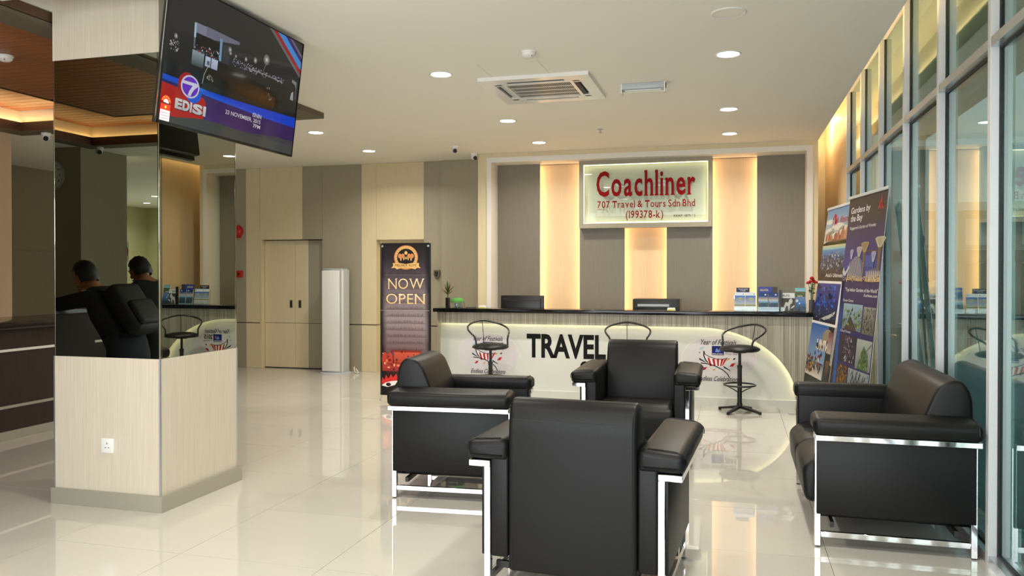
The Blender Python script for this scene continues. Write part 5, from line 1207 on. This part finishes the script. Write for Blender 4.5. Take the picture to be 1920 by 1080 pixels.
# ================================================================== OUTDOORS BEYOND THE GLASS
ex = struct(B('ground_outside', (1.45, 30, -12, 60, -.12, -.03), m_ext))
bm = bmesh.new()
cn = thing('canopy', 'dark walkway canopy outside the window wall', 'canopy', (0, 0, 0))
B('canopy_deck', (1.46, 2.7, -9, 13.5, 3.6, 3.8), m_extwall, cn); B('canopy_edge', (2.5, 2.7, -9, 13.5, 3.4, 3.6), m_extd, cn)
for y in (-4, 1.5, 7, 12.5): B('canopy_post', (2.5, 2.62, y, y + .12, -.03, 3.45), m_extd, cn)
so_ = thing('outside_dimming_wall', 'unseen dark wall added across the outdoor walkway to keep it dim', 'building', (0, 0, 0))  # unseen wall put in so the outdoors beyond the glass stays dim
B('facade', (8.6, 8.9, -12, 12.5, -.03, 3.3), m_extwall, so_)
for k in range(7): B('window', (8.57, 8.6, -10.5 + k * 3.2, -8.1 + k * 3.2, .4, 2.6), m_extd, so_)
hs = thing('shophouse', 'pale two-storey building with columns seen through the glass', 'building', (5.0, 24.0, 0))
B('wall', (-5, 7, 0, .3, -.03, 3.3), m_extg, hs); B('roof_edge', (-5.1, 7.1, -.5, .3, 3.1, 3.32), m_extw, hs)
for k in range(9): B('column', (-4.9 + k * 1.35, -4.65 + k * 1.35, -.35, -.1, -.03, 3.1), m_extw, hs)
B('balcony', (-5, 7, -.45, -.05, 1.75, 2.05), m_extd, hs)
for k in range(8): f_ = B('window', (-4.4 + k * 1.35, -3.8 + k * 1.35, -.04, .0, 2.2, 2.9), m_extw, hs)
for k in range(8): B('doorway', (-4.4 + k * 1.35, -3.75 + k * 1.35, -.03, .0, 0, 1.7), m_extd, hs)
J3 = dict(pelvis=(.0, 0, .80), waist=(-.02, 0, .95), chest=(-.06, 0, 1.18), neck=(-.10, .0, 1.35), head=(-.12, .0, 1.48),
          shl=(-.07, -.17, 1.26), ell=(-.18, -.22, 1.02), wrl=(-.42, -.2, .98), shr=(-.07, .17, 1.26), elr=(-.18, .22, 1.02), wrr=(-.42, .2, .98),
          hpl=(.0, -.10, .78), knl=(-.32, -.18, .55), anl=(-.22, -.22, .09), tol=(-.34, -.22, .04), hpr=(.0, .10, .78), knr=(-.32, .18, .55), anr=(-.22, .22, .09), tor=(-.34, .22, .04), face=(-1, 0, -.1))
person('person', 'man in a pale shirt on a motorcycle outside the window', (3.62, 15.6, 0), 0.9, J3, shirt=m_shirt, legs=m_cloth)
mc = thing('motorcycle', 'dark motorcycle parked outside, under the man in pale shirt', 'motorcycle', (3.62, 15.6, -.03), 0.9)
for x in (-.62, .62):
    bm = bmesh.new(); tube(bm, [(x + .27 * math.cos(a * PI / 12), 0, .31 + .27 * math.sin(a * PI / 12)) for a in range(24)], .045, 8, True); w_ = fin('wheel', bm, m_black, mc, smooth=50)
    bm = bmesh.new()
    for a in range(6): cyl(bm, (x, 0, .31), (x + .25 * math.cos(a * PI / 3), 0, .31 + .25 * math.sin(a * PI / 3)), .01, seg=6)
    fin('spokes', bm, m_silver, w_)
PR('frame_body', [(-.35, .45), (-.2, .35), (.3, .35), (.6, .55), (.62, .72), (.1, .72), (-.05, .62), (-.3, .75), (-.4, .7)], 'y', -.09, .09, m_extd, mc, bev=.02)
PR('seat', [(-.05, .70), (.62, .73), (.66, .79), (.1, .78), (-.05, .74)], 'y', -.12, .12, m_black, mc, bev=.02)
TB('fork', [(-.62, 0, .31), (-.42, 0, .95)], .025, m_silver, mc); TB('handlebar', [(-.38, -.32, 1.0), (-.44, -.1, .95), (-.44, .1, .95), (-.38, .32, 1.0)], .014, m_black, mc)
B('headlamp', (-.55, -.45, -.07, .07, .80, .93), m_silver, mc, bev=.02)
